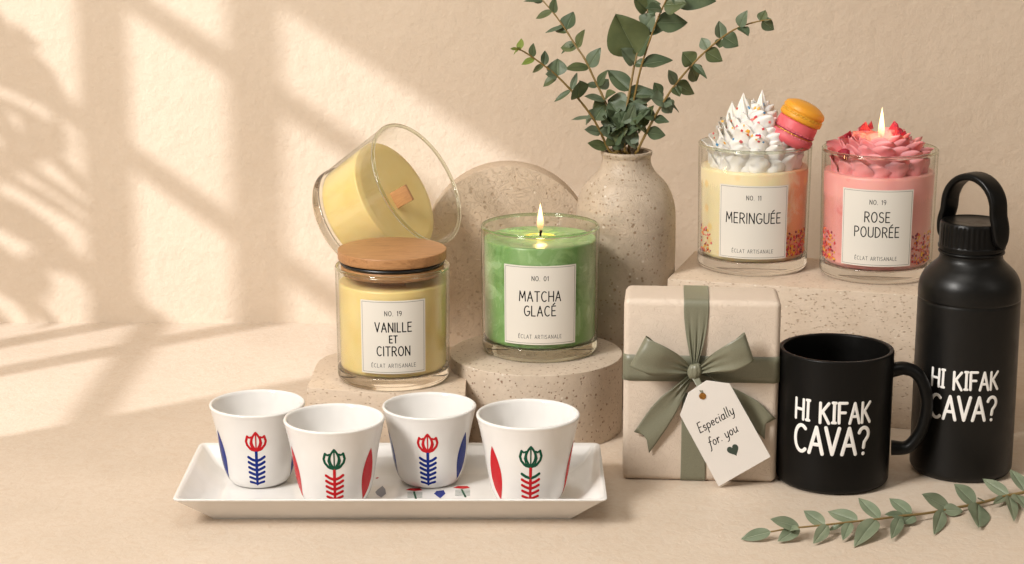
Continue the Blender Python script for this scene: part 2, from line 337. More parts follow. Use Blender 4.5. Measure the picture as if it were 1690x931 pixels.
# ------------------------------------------------------------------ hand lettering (single-stroke alphabet)
def arc(cx, cy, rx, ry, a0, a1, n=18): return [(cx+rx*cos(radians(a0+(a1-a0)*k/n)), cy+ry*sin(radians(a0+(a1-a0)*k/n))) for k in range(n+1)]
G = {
 'A': (.52, [[(0, 0), (.26, 1)], [(.26, 1), (.52, 0)], [(.1, .34), (.42, .34)]]),
 'C': (.50, [arc(.28, .5, .28, .5, 52, 308)]),
 'D': (.50, [[(0, 0), (0, 1)], [(0, 1)]+arc(.1, .5, .38, .5, 90, -90)+[(0, 0)]]),
 'E': (.38, [[(0, 0), (0, 1)], [(0, 1), (.37, 1)], [(0, .52), (.32, .52)], [(0, 0), (.38, 0)]]),
 'F': (.40, [[(0, 0), (0, 1)], [(0, 1), (.40, 1)], [(0, .52), (.32, .52)]]),
 'G': (.52, [arc(.28, .5, .28, .5, 55, 345)+[(.54, .45)], [(.54, .45), (.32, .45)]]),
 'H': (.48, [[(0, 0), (0, 1)], [(.48, 0), (.48, 1)], [(0, .5), (.48, .5)]]),
 'I': (.02, [[(.0, 0), (.0, 1)]]),
 '|': (.20, [[(.1, 0), (.1, 1)], [(.02, 1), (.18, 1)], [(.02, 0), (.18, 0)]]),
 'K': (.46, [[(0, 0), (0, 1)], [(.44, 1), (.02, .45)], [(.12, .58), (.46, 0)]]),
 'L': (.36, [[(0, 1), (0, 0)], [(0, 0), (.36, 0)]]),
 'M': (.62, [[(0, 0), (.06, 1)], [(.06, 1), (.31, .3)], [(.31, .3), (.56, 1)], [(.56, 1), (.62, 0)]]),
 'N': (.48, [[(0, 0), (0, 1)], [(0, 1), (.48, 0)], [(.48, 0), (.48, 1)]]),
 'O': (.54, [arc(.27, .5, .27, .5, 90, 450, 30)]),
 'P': (.44, [[(0, 0), (0, 1)], [(0, 1)]+arc(.16, .74, .27, .26, 90, -90)+[(0, .48)]]),
 'R': (.46, [[(0, 0), (0, 1)], [(0, 1)]+arc(.16, .74, .27, .26, 90, -90)+[(0, .48)], [(.2, .48), (.46, 0)]]),
 'S': (.44, [arc(.22, .755, .2, .245, 40, 235, 12)+arc(.22, .255, .22, .255, 60, -145, 14)]),
 'T': (.46, [[(.23, 0), (.23, 1)], [(0, 1), (.46, 1)]]),
 'U': (.48, [[(0, 1)]+arc(.24, .27, .24, .27, 180, 360)+[(.48, 1)]]),
 'V': (.50, [[(0, 1), (.25, 0)], [(.25, 0), (.50, 1)]]),
 '0': (.44, [arc(.22, .5, .22, .5, 90, 450, 28)]), '1': (.16, [[(.14, 0), (.14, 1)], [(.14, 1), (0, .84)]]),
 '9': (.42, [arc(.21, .72, .21, .28, 0, 360, 22), [(.42, .72), (.40, .35), (.22, 0)]]),
 '.': (.04, [[(.02, .0), (.021, .02)]]), ' ': (.26, []),
 '?': (.42, [arc(.21, .76, .2, .24, 165, -40, 14)+[(.24, .45), (.21, .24)], [(.20, .0), (.201, .01)]]),
 # lower-case, for the gift tag
 's': (.34, [arc(.18, .37, .13, .13, 35, 215, 9)+arc(.17, .13, .15, .14, 50, -150, 10)]),
 'p': (.44, [[(.02, .48), (.02, -.38)], arc(.22, .25, .2, .25, 170, -170, 20)]),
 'e': (.40, [[(.03, .26), (.38, .28)]+arc(.2, .26, .18, .24, 5, 310, 20)]),
 'c': (.36, [arc(.2, .25, .18, .25, 50, 310, 16)]),
 'i': (.12, [[(.04, .48), (.05, .06), (.12, .0)], [(.06, .70), (.061, .71)]]),
 'a': (.46, [arc(.21, .25, .19, .25, 60, 420, 22), [(.40, .5), (.40, .06), (.47, .0)]]),
 'l': (.14, [[(.04, .98), (.05, .06), (.13, 0)]]),
 'y': (.42, [[(.0, .5), (.06, .08), (.16, .0), (.28, .04), (.38, .2)], [(.40, .5), (.36, -.12), (.24, -.36), (.08, -.38)]]),
 'f': (.34, [[(.42, .88), (.34, .97), (.22, .9), (.16, .6), (.1, -.1), (.04, -.34), (-.06, -.38)], [(.0, .5), (.32, .5)]]),
 'o': (.42, [arc(.2, .25, .19, .25, 90, 450, 22)]),
 'r': (.32, [[(.02, .5), (.04, 0)], [(.04, .3), (.12, .44), (.22, .5), (.30, .45)]]),
 'u': (.46, [[(.0, .5), (.02, .14), (.12, .0), (.26, .04), (.38, .18)], [(.40, .5), (.40, .06), (.48, 0)]]),
}
G['É'] = (G['E'][0], G['E'][1]+[[(.12, 1.13), (.29, 1.29)]])
def text(s, h, track=.16, wx=1.0, slant=0, jit=0, rnd=None):
    out = []; x = 0
    for ch in s:
        w, st = G[ch]; dy = rnd.uniform(-jit, jit) if rnd else 0; dr = rnd.uniform(-jit, jit)*.7 if rnd else 0
        for pl in st:
            out.append([((x+px*wx)*h+(py*slant+py*dr)*h, (py+dy)*h) for px, py in pl])
        x += w*wx+track
    wid = (x-track)*h
    return [[(px-wid/2, py) for px, py in pl] for pl in out], wid
def stroke(mb, pl, w, fn, h=.012, mi=0, step=.12):
    # resample
    pts = [Vector(pl[0])]
    for q in pl[1:]:
        q = Vector(q); d = (q-pts[-1]).length
        if d < 1e-6: continue
        k = max(1, math.ceil(d/step)); a = pts[-1].copy()
        pts += [a.lerp(q, (i+1)/k) for i in range(k)]
    n = len(pts); prof = ((-1, -.02), (-.72, .75), (0, 1), (.72, .75), (1, -.02)); rows = []
    def row(c, nrm, k): return [fn(*(c+nrm*(a*w/2*k)), b*h*min(1, k+.35)) for a, b in prof]
    for i in range(n):
        t = (pts[min(i+1, n-1)]-pts[max(i-1, 0)]).normalized(); nr = Vector((-t.y, t.x))
        if i == 0:
            for a in (80, 50, 25): rows.append(row(pts[0]-t*(w/2*sin(radians(a))), nr, cos(radians(a))))
        rows.append(row(pts[i], nr, 1))
        if i == n-1:
            for a in (25, 50, 80): rows.append(row(pts[i]+t*(w/2*sin(radians(a))), nr, cos(radians(a))))
    mb.grid(rows, mi=mi)
def prof_r(prof, z):
    for (r0, z0), (r1, z1) in zip(prof, prof[1:]):
        if z0 <= z <= z1: return r0+(r1-r0)*((z-z0)/(z1-z0) if z1 > z0 else 0)
    return prof[-1][0] if z > prof[-1][1] else prof[0][0]
def wrap(prof, phi0, off=.0):                 # u along the surface, v = height, h = outwards
    R = max(p[0] for p in prof)
    def fn(u, v, h):
        r = prof_r(prof, v)+off+h; a = phi0+u/R
        return Vector((r*sin(a), -r*cos(a), v))
    return fn
def patch(mb, poly_lr, fn, h, mi=0, nu=6):    # rows of (v, u0, u1)
    mb.grid([[fn(u0+(u1-u0)*k/nu, v, h) for k in range(nu+1)] for v, u0, u1 in poly_lr], mi=mi)

def leaf(mb, b, t, w, nrm, fold=.18, droop=.12, mi=0, blunt=.0, vein=None):
    ax = t-b; L = ax.length; ax.normalize(); s = ax.cross(nrm).normalized(); n_ = s.cross(ax).normalized(); rows = []; N = 12
    for i in range(N+1):
        u_ = i/N; ww = w/2*(sin(pi*u_**(.78))**.85)*(1-.18*u_)*(1+blunt*u_) if 0 < u_ < 1 else .0
        ww = max(ww, .012 if u_ < .5 else .004); row = []
        for k in (-1, -.66, -.33, -.04, 0, .04, .33, .66, 1):
            e = abs(k)*ww*fold-(.02*w if k == 0 else 0)+.03*w*sin(u_*9+k*2)*abs(k)
            row.append(b+ax*(L*u_)+s*(k*ww)+n_*(e-droop*L*(u_*(u_-.35))*1.0))
        rows.append(row)
    mb.grid(rows, mi=mi)
    if vein is not None:
        vr = [[r_[4]+s*(k*.022*(1.25-i/N))+n_*(.012+.008*(k == 0)+abs(k)*fold*.01) for k in (-1, 0, 1)] for i, r_ in enumerate(rows)]
        mb.grid(vr[:-1], mi=vein)

# ------------------------------------------------------------------ setting
mb = MB(); n = 8
mb.grid([[Vector((-260+520*i/n, -60+227*j/n, 0)) for i in range(n+1)] for j in range(n+1)])
tag(mb.build('floor', 'floor', smooth=False), kind='structure')
mb = MB(); mb.grid([[Vector((-260+520*i/n, 167, -1+181*j/n)) for i in range(n+1)] for j in range(n+1)])
tag(mb.build('wall', 'plaster', smooth=False), kind='structure')
# the window left of the picture, whose glazing bars and the plant outside throw the shadows
plain('window_paint', (.7, .62, .52), .7)
WX = -100.0
def onwin(p):
    p = Vector(p); t = (WX-SUN_P.x)/(p.x-SUN_P.x); q = SUN_P+(p-SUN_P)*t; return q.y, q.z
yn, _ = onwin(PZ(0, 727, 0)); _, zt = onwin(PY(640, 110, 167)); yf = onwin((-82, 167, 0))[0]
mb = MB()
def wb(y0, y1, z0, z1, t=2.0, xo=0):
    mb.add([(WX+xo+sx*t/2, y, z) for sx in (-1, 1) for y in (y0, y1) for z in (z0, z1)], [(0, 1, 3, 2), (4, 6, 7, 5), (0, 4, 5, 1), (2, 3, 7, 6), (0, 2, 6, 4), (1, 5, 7, 3)])
wb(yn-110, yn, -2, 190); wb(yf, yf+70, -2, 190); wb(yn, yf, zt, 190)
wb(yn, yf, -2, 4)
for px in (190, 432):
    y, _ = onwin(PY(px, 533, 167)); wb(y-.85, y+.85, 3, zt+1, 1.2)
zs = [onwin(PY(315, 65, 167))[1], onwin(PY(290, 310, 167))[1], onwin(PY(115, 430, 167))[1], onwin(PY(115, 680, 167))[1]]
for z in zs: wb(yn-1, yf+1, z-.6, z+.6, .8)
tag(mb.build('window_wall', 'window_paint', smooth=False), kind='structure')

mb = MB(); rnp = random.Random(4)
def back(px, py, f=.80): return SUN_P+(PY(px, py, 167)-SUN_P)*f
def frond(pts, L, k):
    C_ = catmull([back(x, y) for x, y in pts], 8); tube3(mb, C_, .35, 6); n_ = len(C_)
    for i in range(2, n_-1, 2):
        for sg in (-1, 1):
            if rnp.random() < k: continue
            t = (C_[i+1]-C_[i-1]).normalized(); side = t.cross(Vector((1, .5, .1))).normalized()*sg; d = (side*.8+t*rnp.uniform(.5, .9)).normalized()
            ll = L*rnp.uniform(.7, 1.1)*sin(pi*(.15+.8*i/n_)); leaf(mb, C_[i], C_[i]+d*ll+Vector((rnp.uniform(-2, 2), 0, -2))*.4, 1.25, Vector((1, .6, .2)), .2, .25)
frond([(-330, 560), (-150, 400), (0, 290), (110, 240)], 6.0, .1)
frond([(-330, 600), (-160, 500), (-20, 440), (80, 440)], 5.5, .1)
frond([(-330, 480), (-160, 250), (-40, 120), (60, 70)], 5.5, .1)
tube3(mb, [back(-330, 480), back(-340, 900), Vector((-200, back(-340, 900).y, -1))], 1.2)
tag(mb.build('window_plant', 'leaf_dark', sharp=80), kind='structure')

# ------------------------------------------------------------------ stone display pieces
# travertine slab under the lemon candle, rounded at its back left
a = PZ(506, 640, 4.45); b = PZ(742, 657, 4.45); c = PZ(548, 597, 4.45)
poly = [(a.x, a.y), (b.x+1.0, b.y-.05)]; poly += [(b.x+1.0, 143)]
poly += [(a.x+4.6-4.5*sin(radians(t)), 138.2+4.6*cos(radians(t))) for t in (0, 15, 30, 45, 60, 75, 90)]
poly = [(x-a.x, y-a.y) for x, y in poly]
mb = MB(); prism(mb, poly, 0, 4.45, .06)
o = mb.build('stone_block', 'travertine', smooth=True, sharp=30); o.location = Vector((a.x, a.y, 0))*CM
tag(o, 'low travertine block with a rounded back corner under the lidded yellow candle', 'stone block')
# round podium
POD = Vector((1.67, 137.9, 0)); PODZ = 5.4
mb = MB(); mb.lathe(round_profile([(0, 0), (6.0, 0), (6.0, PODZ), (0, PODZ)], .07, 3), 128)
o = mb.build('round_podium', 'terrazzo', sharp=40); o.location = POD*CM
tag(o, 'round speckled stone podium under the green candle', 'podium')
# arch slab
pts = [(-6.35, 0), (6.35, 0)]+[(6.35*cos(radians(t)), 10.0+6.35*sin(radians(t))) for t in range(0, 181, 5)]
mb = MB(); prism(mb, pts, -2.5, 0, .06, T=Matrix.Rotation(pi/2, 4, 'X'))
o = mb.build('arch_slab', 'arch_stone', sharp=30); o.location = Vector((-.3, 150, 0))*CM
tag(o, 'upright beige stone slab with an arched top behind the green candle', 'arch slab')
# long block on the right
BZ = 9.65; FLc = Vector((11.05, 142.1)); ang = atan2(-5.1, 17.25); L = 23.5; Dp = 9.6
u = Vector((cos(ang), sin(ang))); v = Vector((-sin(ang), cos(ang)))
mb = MB(); prism(mb, [(0, 0), (L, 0), (L, Dp), (0, Dp)], 0, BZ, .07)
o = mb.build('stone_block', 'travertine', sharp=30); o.location = Vector((FLc.x, FLc.y, 0))*CM; o.rotation_euler = (0, 0, ang)
tag(o, 'long tall travertine block carrying the two dessert candles', 'stone block')

# ------------------------------------------------------------------ candles
def jar(root, R, Rb, H, base=1.0, glass='', solid='glass_solid'):
    prof = [(Rb, .35), (Rb, base), (R, H-.12)]
    mb = MB(); t = .2
    mb.lathe([(Rb+.0, base), (R, H-.13)], 128, 0); mb.lathe([(Rb-t, base+.02), (R-t, H-.13)], 128, 0)
    ring = [(R-t/2+t/2*1.08*cos(radians(a)), H-.12+.12*sin(radians(a))) for a in range(0, 360, 30)]
    mb.lathe(ring, 128, 2, closed=True)
    bp = round_profile([(0, .16), (Rb-.75, .12), (Rb-.5, 0), (Rb-.22, 0), (Rb, .28, .3), (Rb, base-.02), (Rb-.34, base-.10, .2), (0, base-.22)], .12, 5)
    mb.lathe(bp, 128, 1)
    mb.build('glass_jar', ['glass_wall'+glass, solid, 'glass_rim'+glass], root, sharp=50)
    return prof
def label_on(root, prof, R, w, zc, h, lines, foot='ÉCLAT ARTISANALE', no='NO. 01', dphi=0):
    fn = wrap(prof, dphi, .012); mb = MB(); N = 24
    mb.grid([[fn(-w/2+w*k/N, zc-h/2+h*j/6, .012) for k in range(N+1)] for j in range(7)])
    mb.grid([[fn(x, y, hh) for hh in (.012, -.006)] for x, y in [(-w/2+w*k/N, zc-h/2) for k in range(N+1)]+[(w/2, zc+h/2)]+[(w/2-w*k/N, zc+h/2) for k in range(1, N+1)]+[(-w/2, zc-h/2)]])
    lb = mb.build('label', 'paper', root, sharp=30)
    f2 = wrap(prof, dphi, .024); mb = MB(); d = .11
    c = [(-w/2+d, zc-h/2+d), (w/2-d, zc-h/2+d), (w/2-d, zc+h/2-d), (-w/2+d, zc+h/2-d)]
    for i in range(4): stroke(mb, [c[i], c[(i+1) % 4]], .022, f2, .004)
    mb.build('border', 'ink_soft', lb)
    mb = MB()
    def put(s, hh, y, sw, tr=.16, wx=1.0, mi=0):
        for pl in text(s, hh, tr, wx)[0]: stroke(mb, [(x, yy+y) for x, yy in pl], sw, f2, .004, mi)
    put(no, .31, zc+h/2-1.02, .042, .3, 1.1)
    put(foot, .255, zc-h/2+.44, .028, .30, 1.1, 1)
    for s, hh, y in lines: put(s, hh, zc+y, .08, .22, 1.0)
    mb.build('lettering', ['ink', 'ink_soft'], lb)
def flame(root, z, h, w, x=0, y=0):
    mb = MB(); pr = []
    for k in range(25):
        t = k/24; r = w/2*(sin(pi*min(1, t*1.0)**.62)**.9 if t < 1 else 0)*(1-.25*t); pr.append((max(r, .004), t*h))
    T = Matrix.Translation((x, y, z)); mb.lathe(pr, 24, 0, T=T); o = mb.build('flame', 'flame', root)
    l = bpy.data.lights.new('flame_light', 'POINT'); l.energy = .016; l.color = (1, .55, .22); l.shadow_soft_size = .3*CM
    lo = bpy.data.objects.new('flame_light', l); COL.objects.link(lo); lo.parent = root; lo.location = Vector((x, y, z+h*.35))*CM; return o
def wick(root, z, h, x=0, y=0):
    mb = MB(); tube3(mb, [Vector((x, y, z)), Vector((x+.01, y, z+h*.5)), Vector((x+.06, y-.02, z+h))], lambda t: .07+.03*t, 8)
    return mb.build('wick', 'ink', root)
# matcha
mc = PZ(891, 575.5, PODZ)
r0 = thing('candle', mc, 'green marbled candle burning on the round podium, labelled MATCHA GLACÉ', 'candle', 'glass jar candles')
R = 4.1; H = 8.9; pf = jar(r0, R, 4.02, H, 1.0, '_green', 'glass_solid_green')
mb = MB(); pr = round_profile([(0, .96), (3.75, 1.0), (3.83, 1.2), (R-.215, 7.9), (R-.28, 7.98), (0, 7.95)], .05, 2)
mb.lathe(pr, 96); wx_ = mb.build('wax', 'wax_green', r0)
mb = MB(); NR = 40; rows = []
for i in range(NR+1):
    rr = 3.80*i/NR; row = []
    for k in range(96):
        a = 2*pi*k/96
        z = 8.0+.035*sin(3*a+rr*1.5)+.03*sin(5*a-rr*2.1)*min(1, rr)-.10*math.exp(-(rr/1.2)**2)
        for (ca, cr, s, hgt) in ((2.3, 2.6, .35, .22), (1.15, 2.4, .3, .12), (.9, 1.9, .25, .10), (2.7, 1.6, .22, .08), (-.6, 2.6, .4, .08), (3.8, 2.5, .4, .09)):
            dx = rr*cos(a)-cr*cos(ca); dy = rr*sin(a)-cr*sin(ca); q = dx*cos(ca*2)+dy*sin(ca*2)
            z += hgt*math.exp(-(q/.09)**2-((dx*dx+dy*dy)/(s*3)**2))
        if rr > 3.6: z = z*(1-(rr-3.6)*3)+7.97*(rr-3.6)*3 if rr < 3.9 else 7.97
        row.append(Vector((rr*cos(a)+1e-4*cos(a), rr*sin(a)+1e-4*sin(a), z)))
    rows.append(row)
mb.grid(rows, True); mb.build('wax_surface', 'wax_green_top', wx_)
mb = MB(); mb.lathe([(1.35+.06*sin(5), 7.93), (1.2, 7.955), (.9, 7.95), (.3, 7.95), (0, 7.95)], 48); mb.lathe([(.95, 7.95), (1.0, 8.03), (1.08, 8.05), (1.2, 8.0), (1.28, 7.93)], 48)
mb.build('melted_wax', 'melt_pool', wx_)
wick(r0, 7.85, .62); flame(r0, 8.32, 2.1, .52)
label_on(r0, pf, R, 5.2, 4.1, 5.5, [('MATCHA', .68, .30), ('GLACÉ', .68, -.72)], no='NO. 01')

# lemon candle with wooden lid
lc = PZ(650, 622, 4.45)
r1 = thing('candle', lc, 'yellow candle in a glass jar closed by a round wooden lid, labelled VANILLE ET CITRON', 'candle', 'glass jar candles')
R = 3.86; H = 7.9; pf = jar(r1, R, 3.80, H, .95, '', 'glass_solid_lemon')
mb = MB(); mb.lathe(round_profile([(0, .92), (3.5, .94), (3.59, 1.15), (R-.21, 6.72), (R-.3, 6.8), (0, 6.72)], .06, 3), 96); w1 = mb.build('wax', 'wax_lemon', r1)
label_on(r1, pf, R, 4.5, 3.78, 5.0, [('VANILLE', .62, .38), ('ET', .48, -.36), ('CITRON', .62, -1.25)], no='NO. 19')
mb = MB(); rbox(mb, 1.7, .28, .68, .03, T=Matrix.Translation((0, -1.5, 6.7))); mb.build('wick', 'wick_wood', r1, sharp=30)
LIDZ = 4.45+H+.95
r1l = thing('wooden_lid', (lc.x, lc.y, 4.45+H-.42), 'round beech lid with a black seal, plugged into the lemon candle', 'lid')
mb = MB(); mb.lathe(round_profile([(0, .80), (3.60, .80), (3.66, .9), (3.66, 1.5), (0, 1.5)], .07, 3), 96); mb.build('lid_disc', 'beech', r1l, sharp=40)
mb = MB(); mb.lathe(round_profile([(0, -.12), (3.42, -.12), (3.46, .0), (3.46, .46), (0, .46)], .06, 3), 96); mb.build('lid_plug', 'beech', r1l, sharp=40)
mb = MB(); mb.lathe([(3.36+.17*cos(radians(a)), .63+.13*sin(radians(a))) for a in range(0, 360, 30)], 96, closed=True); mb.lathe([(3.35, .46), (3.35, .8)], 64); mb.build('seal', 'black_rubber', r1l)

# open jar lying across the lid
A = (RT*cos(radians(27))+UP*sin(radians(27)))*.86+(-FW)*.51; A.normalize()
JL = 6.7; Ra = 3.95; Rc = 4.62
def jar_frame(Y):
    c = PY(690, 302, Y); base = c-A*JL; q = Vector((0, 0, 1)).rotation_difference(A); return base, q
ltz = 4.45+H-.42+1.5
def pen(Y):
    base, q = jar_frame(Y); worst = 0
    for i in range(25):
        r = Ra+(Rc-Ra)*i/24
        for k in range(72):
            p = base+q @ Vector((r*cos(k*pi/36), r*sin(k*pi/36), JL*i/24))
            rad = hypot(p.x-lc.x, p.y-lc.y)
            if p.z < ltz and rad < 3.72: worst = max(worst, min(ltz-p.z, 3.72-rad))
    return worst
Y = 134.0
while pen(Y) > .04 and Y < 150: Y += .1
base, q = jar_frame(Y)
print('open jar depth', Y, 'base', tuple(base), 'lid top', ltz)
r2 = thing('candle', base, 'open yellow candle jar tipped on its side on top of the wooden lid', 'candle', 'glass jar candles', face=False)
r2.rotation_mode = 'QUATERNION'; r2.rotation_quaternion = q
mb = MB(); t = .2
mb.lathe([(Ra, .9), (Rc, JL-.1)], 128, 0); mb.lathe([(Ra-t, .95), (Rc-t, JL-.1)], 128, 0)
mb.lathe([(Rc-t/2+.13*cos(radians(a)), JL-.1+.13*sin(radians(a))) for a in range(0, 360, 30)], 128, 2, closed=True)
mb.lathe(round_profile([(0, 0), (Ra-.25, 0), (Ra, .2, .2), (Ra, .86), (0, .84)], .12, 5), 128, 1)
mb.build('glass_jar', ['glass_wall', 'glass_solid_lemon', 'glass_rim'], r2, sharp=50)
mb = MB(); mb.lathe(round_profile([(0, .86), (Ra-.3, .9), (Ra-.22, 1.05), (Ra+.195, 4.5, .12), (Ra-.3, 4.62), (0, 4.62)], .1, 4), 96); w2 = mb.build('wax', 'wax_lemon', r2)
rr_ray = ray(651, 331); cam_p = Vector((0, 0, CAM_H)); pl_p = base+q @ Vector((0, 0, 4.62))
hit_ = cam_p+rr_ray*((pl_p-cam_p).dot(A)/rr_ray.dot(A)); loc = q.inverted() @ (hit_-base)
wd = q.inverted() @ (RT*cos(radians(-61))+UP*sin(radians(-61))); an = atan2(wd.y, wd.x)
mb = MB(); rbox(mb, 1.2, .26, 1.65, .03, T=Matrix.Translation((loc.x, loc.y, 4.4)) @ Matrix.Rotation(an, 4, 'Z')); mb.build('wick', 'wick_wood', r2, sharp=30)

# ---- toppings
def kiss(mb, base, axis, Rr, Hh, n=6, tw=1.4, amp=.28, sharp=1.0, ph=0, lean=Vector((0, 0, 0)), mi=0, rings=14, seg=42):
    q = Vector((0, 0, 1)).rotation_difference(axis); rows = []
    for i in range(rings+1):
        t = i/rings; r = Rr*((1-t)**sharp)*(.86+.5*t*(1-t)*2); am = amp*(1-t*.3)
        row = []
        for k in range(seg):
            a = 2*pi*k/seg; c = cos(n*(a+tw*t+ph)); rr = max(r*(1+am*(abs(c)**.8*(1 if c > 0 else -1))), .003)
            row.append(base+q @ Vector((rr*cos(a), rr*sin(a), Hh*t-.12*Rr*(1-c)*(1-t)))+lean*(t*t))
        rows.append(row)
    mb.grid(rows, True, mi=mi)
def petal(mb, base, out, up, L, Wd, th=.10, curl=.3, mi=0, tipp=.0, cup=.32):
    side = out.cross(up).normalized(); NS, NT = 9, 14; rows = []
    for i in range(NT+1):
        t = i/NT; w = Wd*(max(0, sin(pi*(.14+.86*t)))**(.42+.6*tipp))*(1-.35*tipp*t)*(1+.07*sin(t*11)); b = curl*max(0, t-.35)**1.6*2.2
        cen = base+up*(L*(t+tipp*.22*t**4))+out*(L*b)
        nrm = (out-up*b*.8).normalized(); row = []
        for k in range(NS*2):
            a = 2*pi*k/(NS*2); x = cos(a); y = sin(a); rip = .05*sin(t*7+x*5)
            row.append(cen+side*(x*w/2)+nrm*(y*th*(1-.6*t)*(1-.5*x*x)-x*x*w*cup*(1-.35*t)+rip*w*t))
        rows.append(row)
    rows = [[sum(rows[0], Vector())/len(rows[0])]*(NS*2)]+rows+[[sum(rows[-1], Vector())/len(rows[-1])]*(NS*2)]
    mb.grid(rows, True, mi=mi)
def dome(mb, rn, rings_, tipp, twist=.3):
    for nk, rad, z, Ll, Wd, lean, cl in rings_:
        ph = rn.random()
        for k in range(nk):
            a = 2*pi*(k+ph+rn.uniform(-.13, .13))/nk; o_ = Vector((cos(a), sin(a), 0)); tg = Vector((-sin(a), cos(a), 0))
            upv = (Vector((0, 0, 1))+o_*lean+tg*twist*rn.uniform(.2, 1.2)).normalized(); o2 = (o_+tg*rn.uniform(-.25, .25)); ov = (o2-upv*o2.dot(upv)).normalized()
            petal(mb, Vector((cos(a)*rad, sin(a)*rad, z+rn.uniform(-.1, .1))), ov, upv, Ll*rn.uniform(.88, 1.15), Wd*rn.uniform(.88, 1.12), .11, cl*rn.uniform(.6, 1.3), tipp=tipp*rn.uniform(.5, 1.2), cup=rn.uniform(.22, .36))
def sprinkle_layer(root, R, zlo, zhi, spans, n, name='sprinkle_layer'):
    mb = MB(); rn = random.Random(int(R*100)+n); mats = ['sprinkle_red', 'sprinkle_yellow', 'sprinkle_orange', 'sprinkle_purple', 'sprinkle_pink']
    for i in range(n):
        a0, a1 = rn.choice(spans); a = rn.uniform(a0, a1); zz = zlo+(zhi-zlo)*rn.random()**1.5
        p = Vector((R*sin(a), -R*cos(a), zz)); s = rn.uniform(.05, .10); nr = Vector((sin(a), -cos(a), 0)); tg = Vector((cos(a), sin(a), 0)); e = rn.uniform(0, pi)
        d1 = tg*cos(e)+Vector((0, 0, 1))*sin(e); d2 = nr.cross(d1); el = rn.uniform(1, 1.7)
        rows = [[p+nr*(s*.7*cos(f)*sg)+(d1*el*cos(g)+d2*sin(g))*s*sin(f) for g in [2*pi*k/8 for k in range(8)]] for f, sg in ((.05, 1), (.8, 1), (1.57, 1))]
        mb.grid(rows, True, mi=rn.randrange(5))
    o = mb.build(name, mats, root); o['kind'] = 'stuff'; return o

# meringue candle
mg = PZ(1241, 437.5, BZ)
r3 = thing('candle', mg, 'cream candle topped with white whipped peaks and confetti, labelled MERINGUÉE', 'candle', 'glass jar candles')
R = 4.08; H = 9.1; pf = jar(r3, R, 3.98, H, 1.05)
mb = MB(); mb.lathe(round_profile([(0, 1.0), (3.6, 1.02), (3.76, 1.25), (R-.215, 7.35), (R-.3, 7.45), (0, 7.4)], .06, 3), 96); w3 = mb.build('wax', 'wax_cream', r3)
mb = MB(); rn = random.Random(3)
kisses = []
def ring(nk, rad, z, Rr, Hh, tilt, ph=0, **kw):
    for k in range(nk):
        a = 2*pi*(k+ph+rn.uniform(-.12, .12))/nk; o_ = Vector((cos(a), sin(a), 0)); ax = (Vector((0, 0, 1))+o_*tilt*rn.uniform(.8, 1.2)).normalized()
        b_ = o_*rad+Vector((0, 0, z+rn.uniform(-.06, .06))); hh = Hh*rn.uniform(.85, 1.18)
        kiss(mb, b_, ax, Rr*rn.uniform(.92, 1.1), hh, rn.choice((5, 6, 6)), rn.uniform(.7, 1.3), rn.uniform(.22, .34), rn.uniform(.8, 1.0), rn.uniform(0, 6), Vector((rn.uniform(-.12, .12), rn.uniform(-.12, .12), 0))-o_*.12, **kw)
        kisses.append((b_, ax, hh))
mb.lathe([(3.2, 7.42), (3.1, 8.3), (2.6, 9.3), (1.8, 10.4), (.9, 11.2), (0, 11.4)], 40)
dome(mb, rn, ((15, 3.30, 7.25, 1.3, 1.75, .05, .12), (15, 3.22, 7.8, 1.4, 1.75, .0, .30), (14, 3.05, 8.35, 1.4, 1.75, -.18, .36), (13, 2.8, 8.85, 1.4, 1.7, -.35, .38), (12, 2.5, 9.3, 1.4, 1.8, -.55, .36), (10, 2.15, 9.75, 1.4, 1.75, -.6, .34), (9, 1.75, 10.2, 1.35, 1.6, -.6, .28), (7, 1.3, 10.6, 1.3, 1.4, -.5, .25), (5, .8, 11.0, 1.2, 1.1, -.3, .15)), .10, .5)
for x, y, z, hh, rr in ((-.85, -.5, 11.0, 1.75, .58), (.35, -.2, 11.0, 1.95, .5), (-1.6, -.2, 10.6, 1.5, .5), (-.2, .6, 11.0, 1.2, .4)):
    kiss(mb, Vector((x, y, z)), Vector((x*.06, y*.06, 1)).normalized(), rr, hh, 5, .8, .25, .85, x*3)
tp = mb.build('whipped_topping', 'whip', r3, sharp=120)
# confetti resting on the whipped peaks: cast onto the surface
from mathutils.bvhtree import BVHTree
bv = BVHTree.FromPolygons([v_*1.0 for v_ in mb.v], mb.f)
cols = ['sprinkle_red', 'sprinkle_yellow', 'sprinkle_blue', 'sprinkle_orange', 'sprinkle_pink', 'sprinkle_yellow', 'sprinkle_red']
def add_sprinkle(parent, p, nr, s, matn, mesh_cache={}):
    if matn not in mesh_cache:
        m_ = MB(); prism(m_, [(-.5, -.5), (.5, -.42), (.46, .5), (-.5, .45)], -.08, .12, .05); o = m_.build('sprinkle', matn, parent, sharp=30); mesh_cache[matn] = o.data
    else:
        o = bpy.data.objects.new('sprinkle', mesh_cache[matn]); COL.objects.link(o); o.parent = parent
    o.location = p*CM; o.scale = (s, s, s); qq = Vector((0, 0, 1)).rotation_difference(nr)
    o.rotation_mode = 'QUATERNION'; o.rotation_quaternion = qq @ Quaternion((0, 0, 1), rn.uniform(0, 6)); return o
cnt = 0
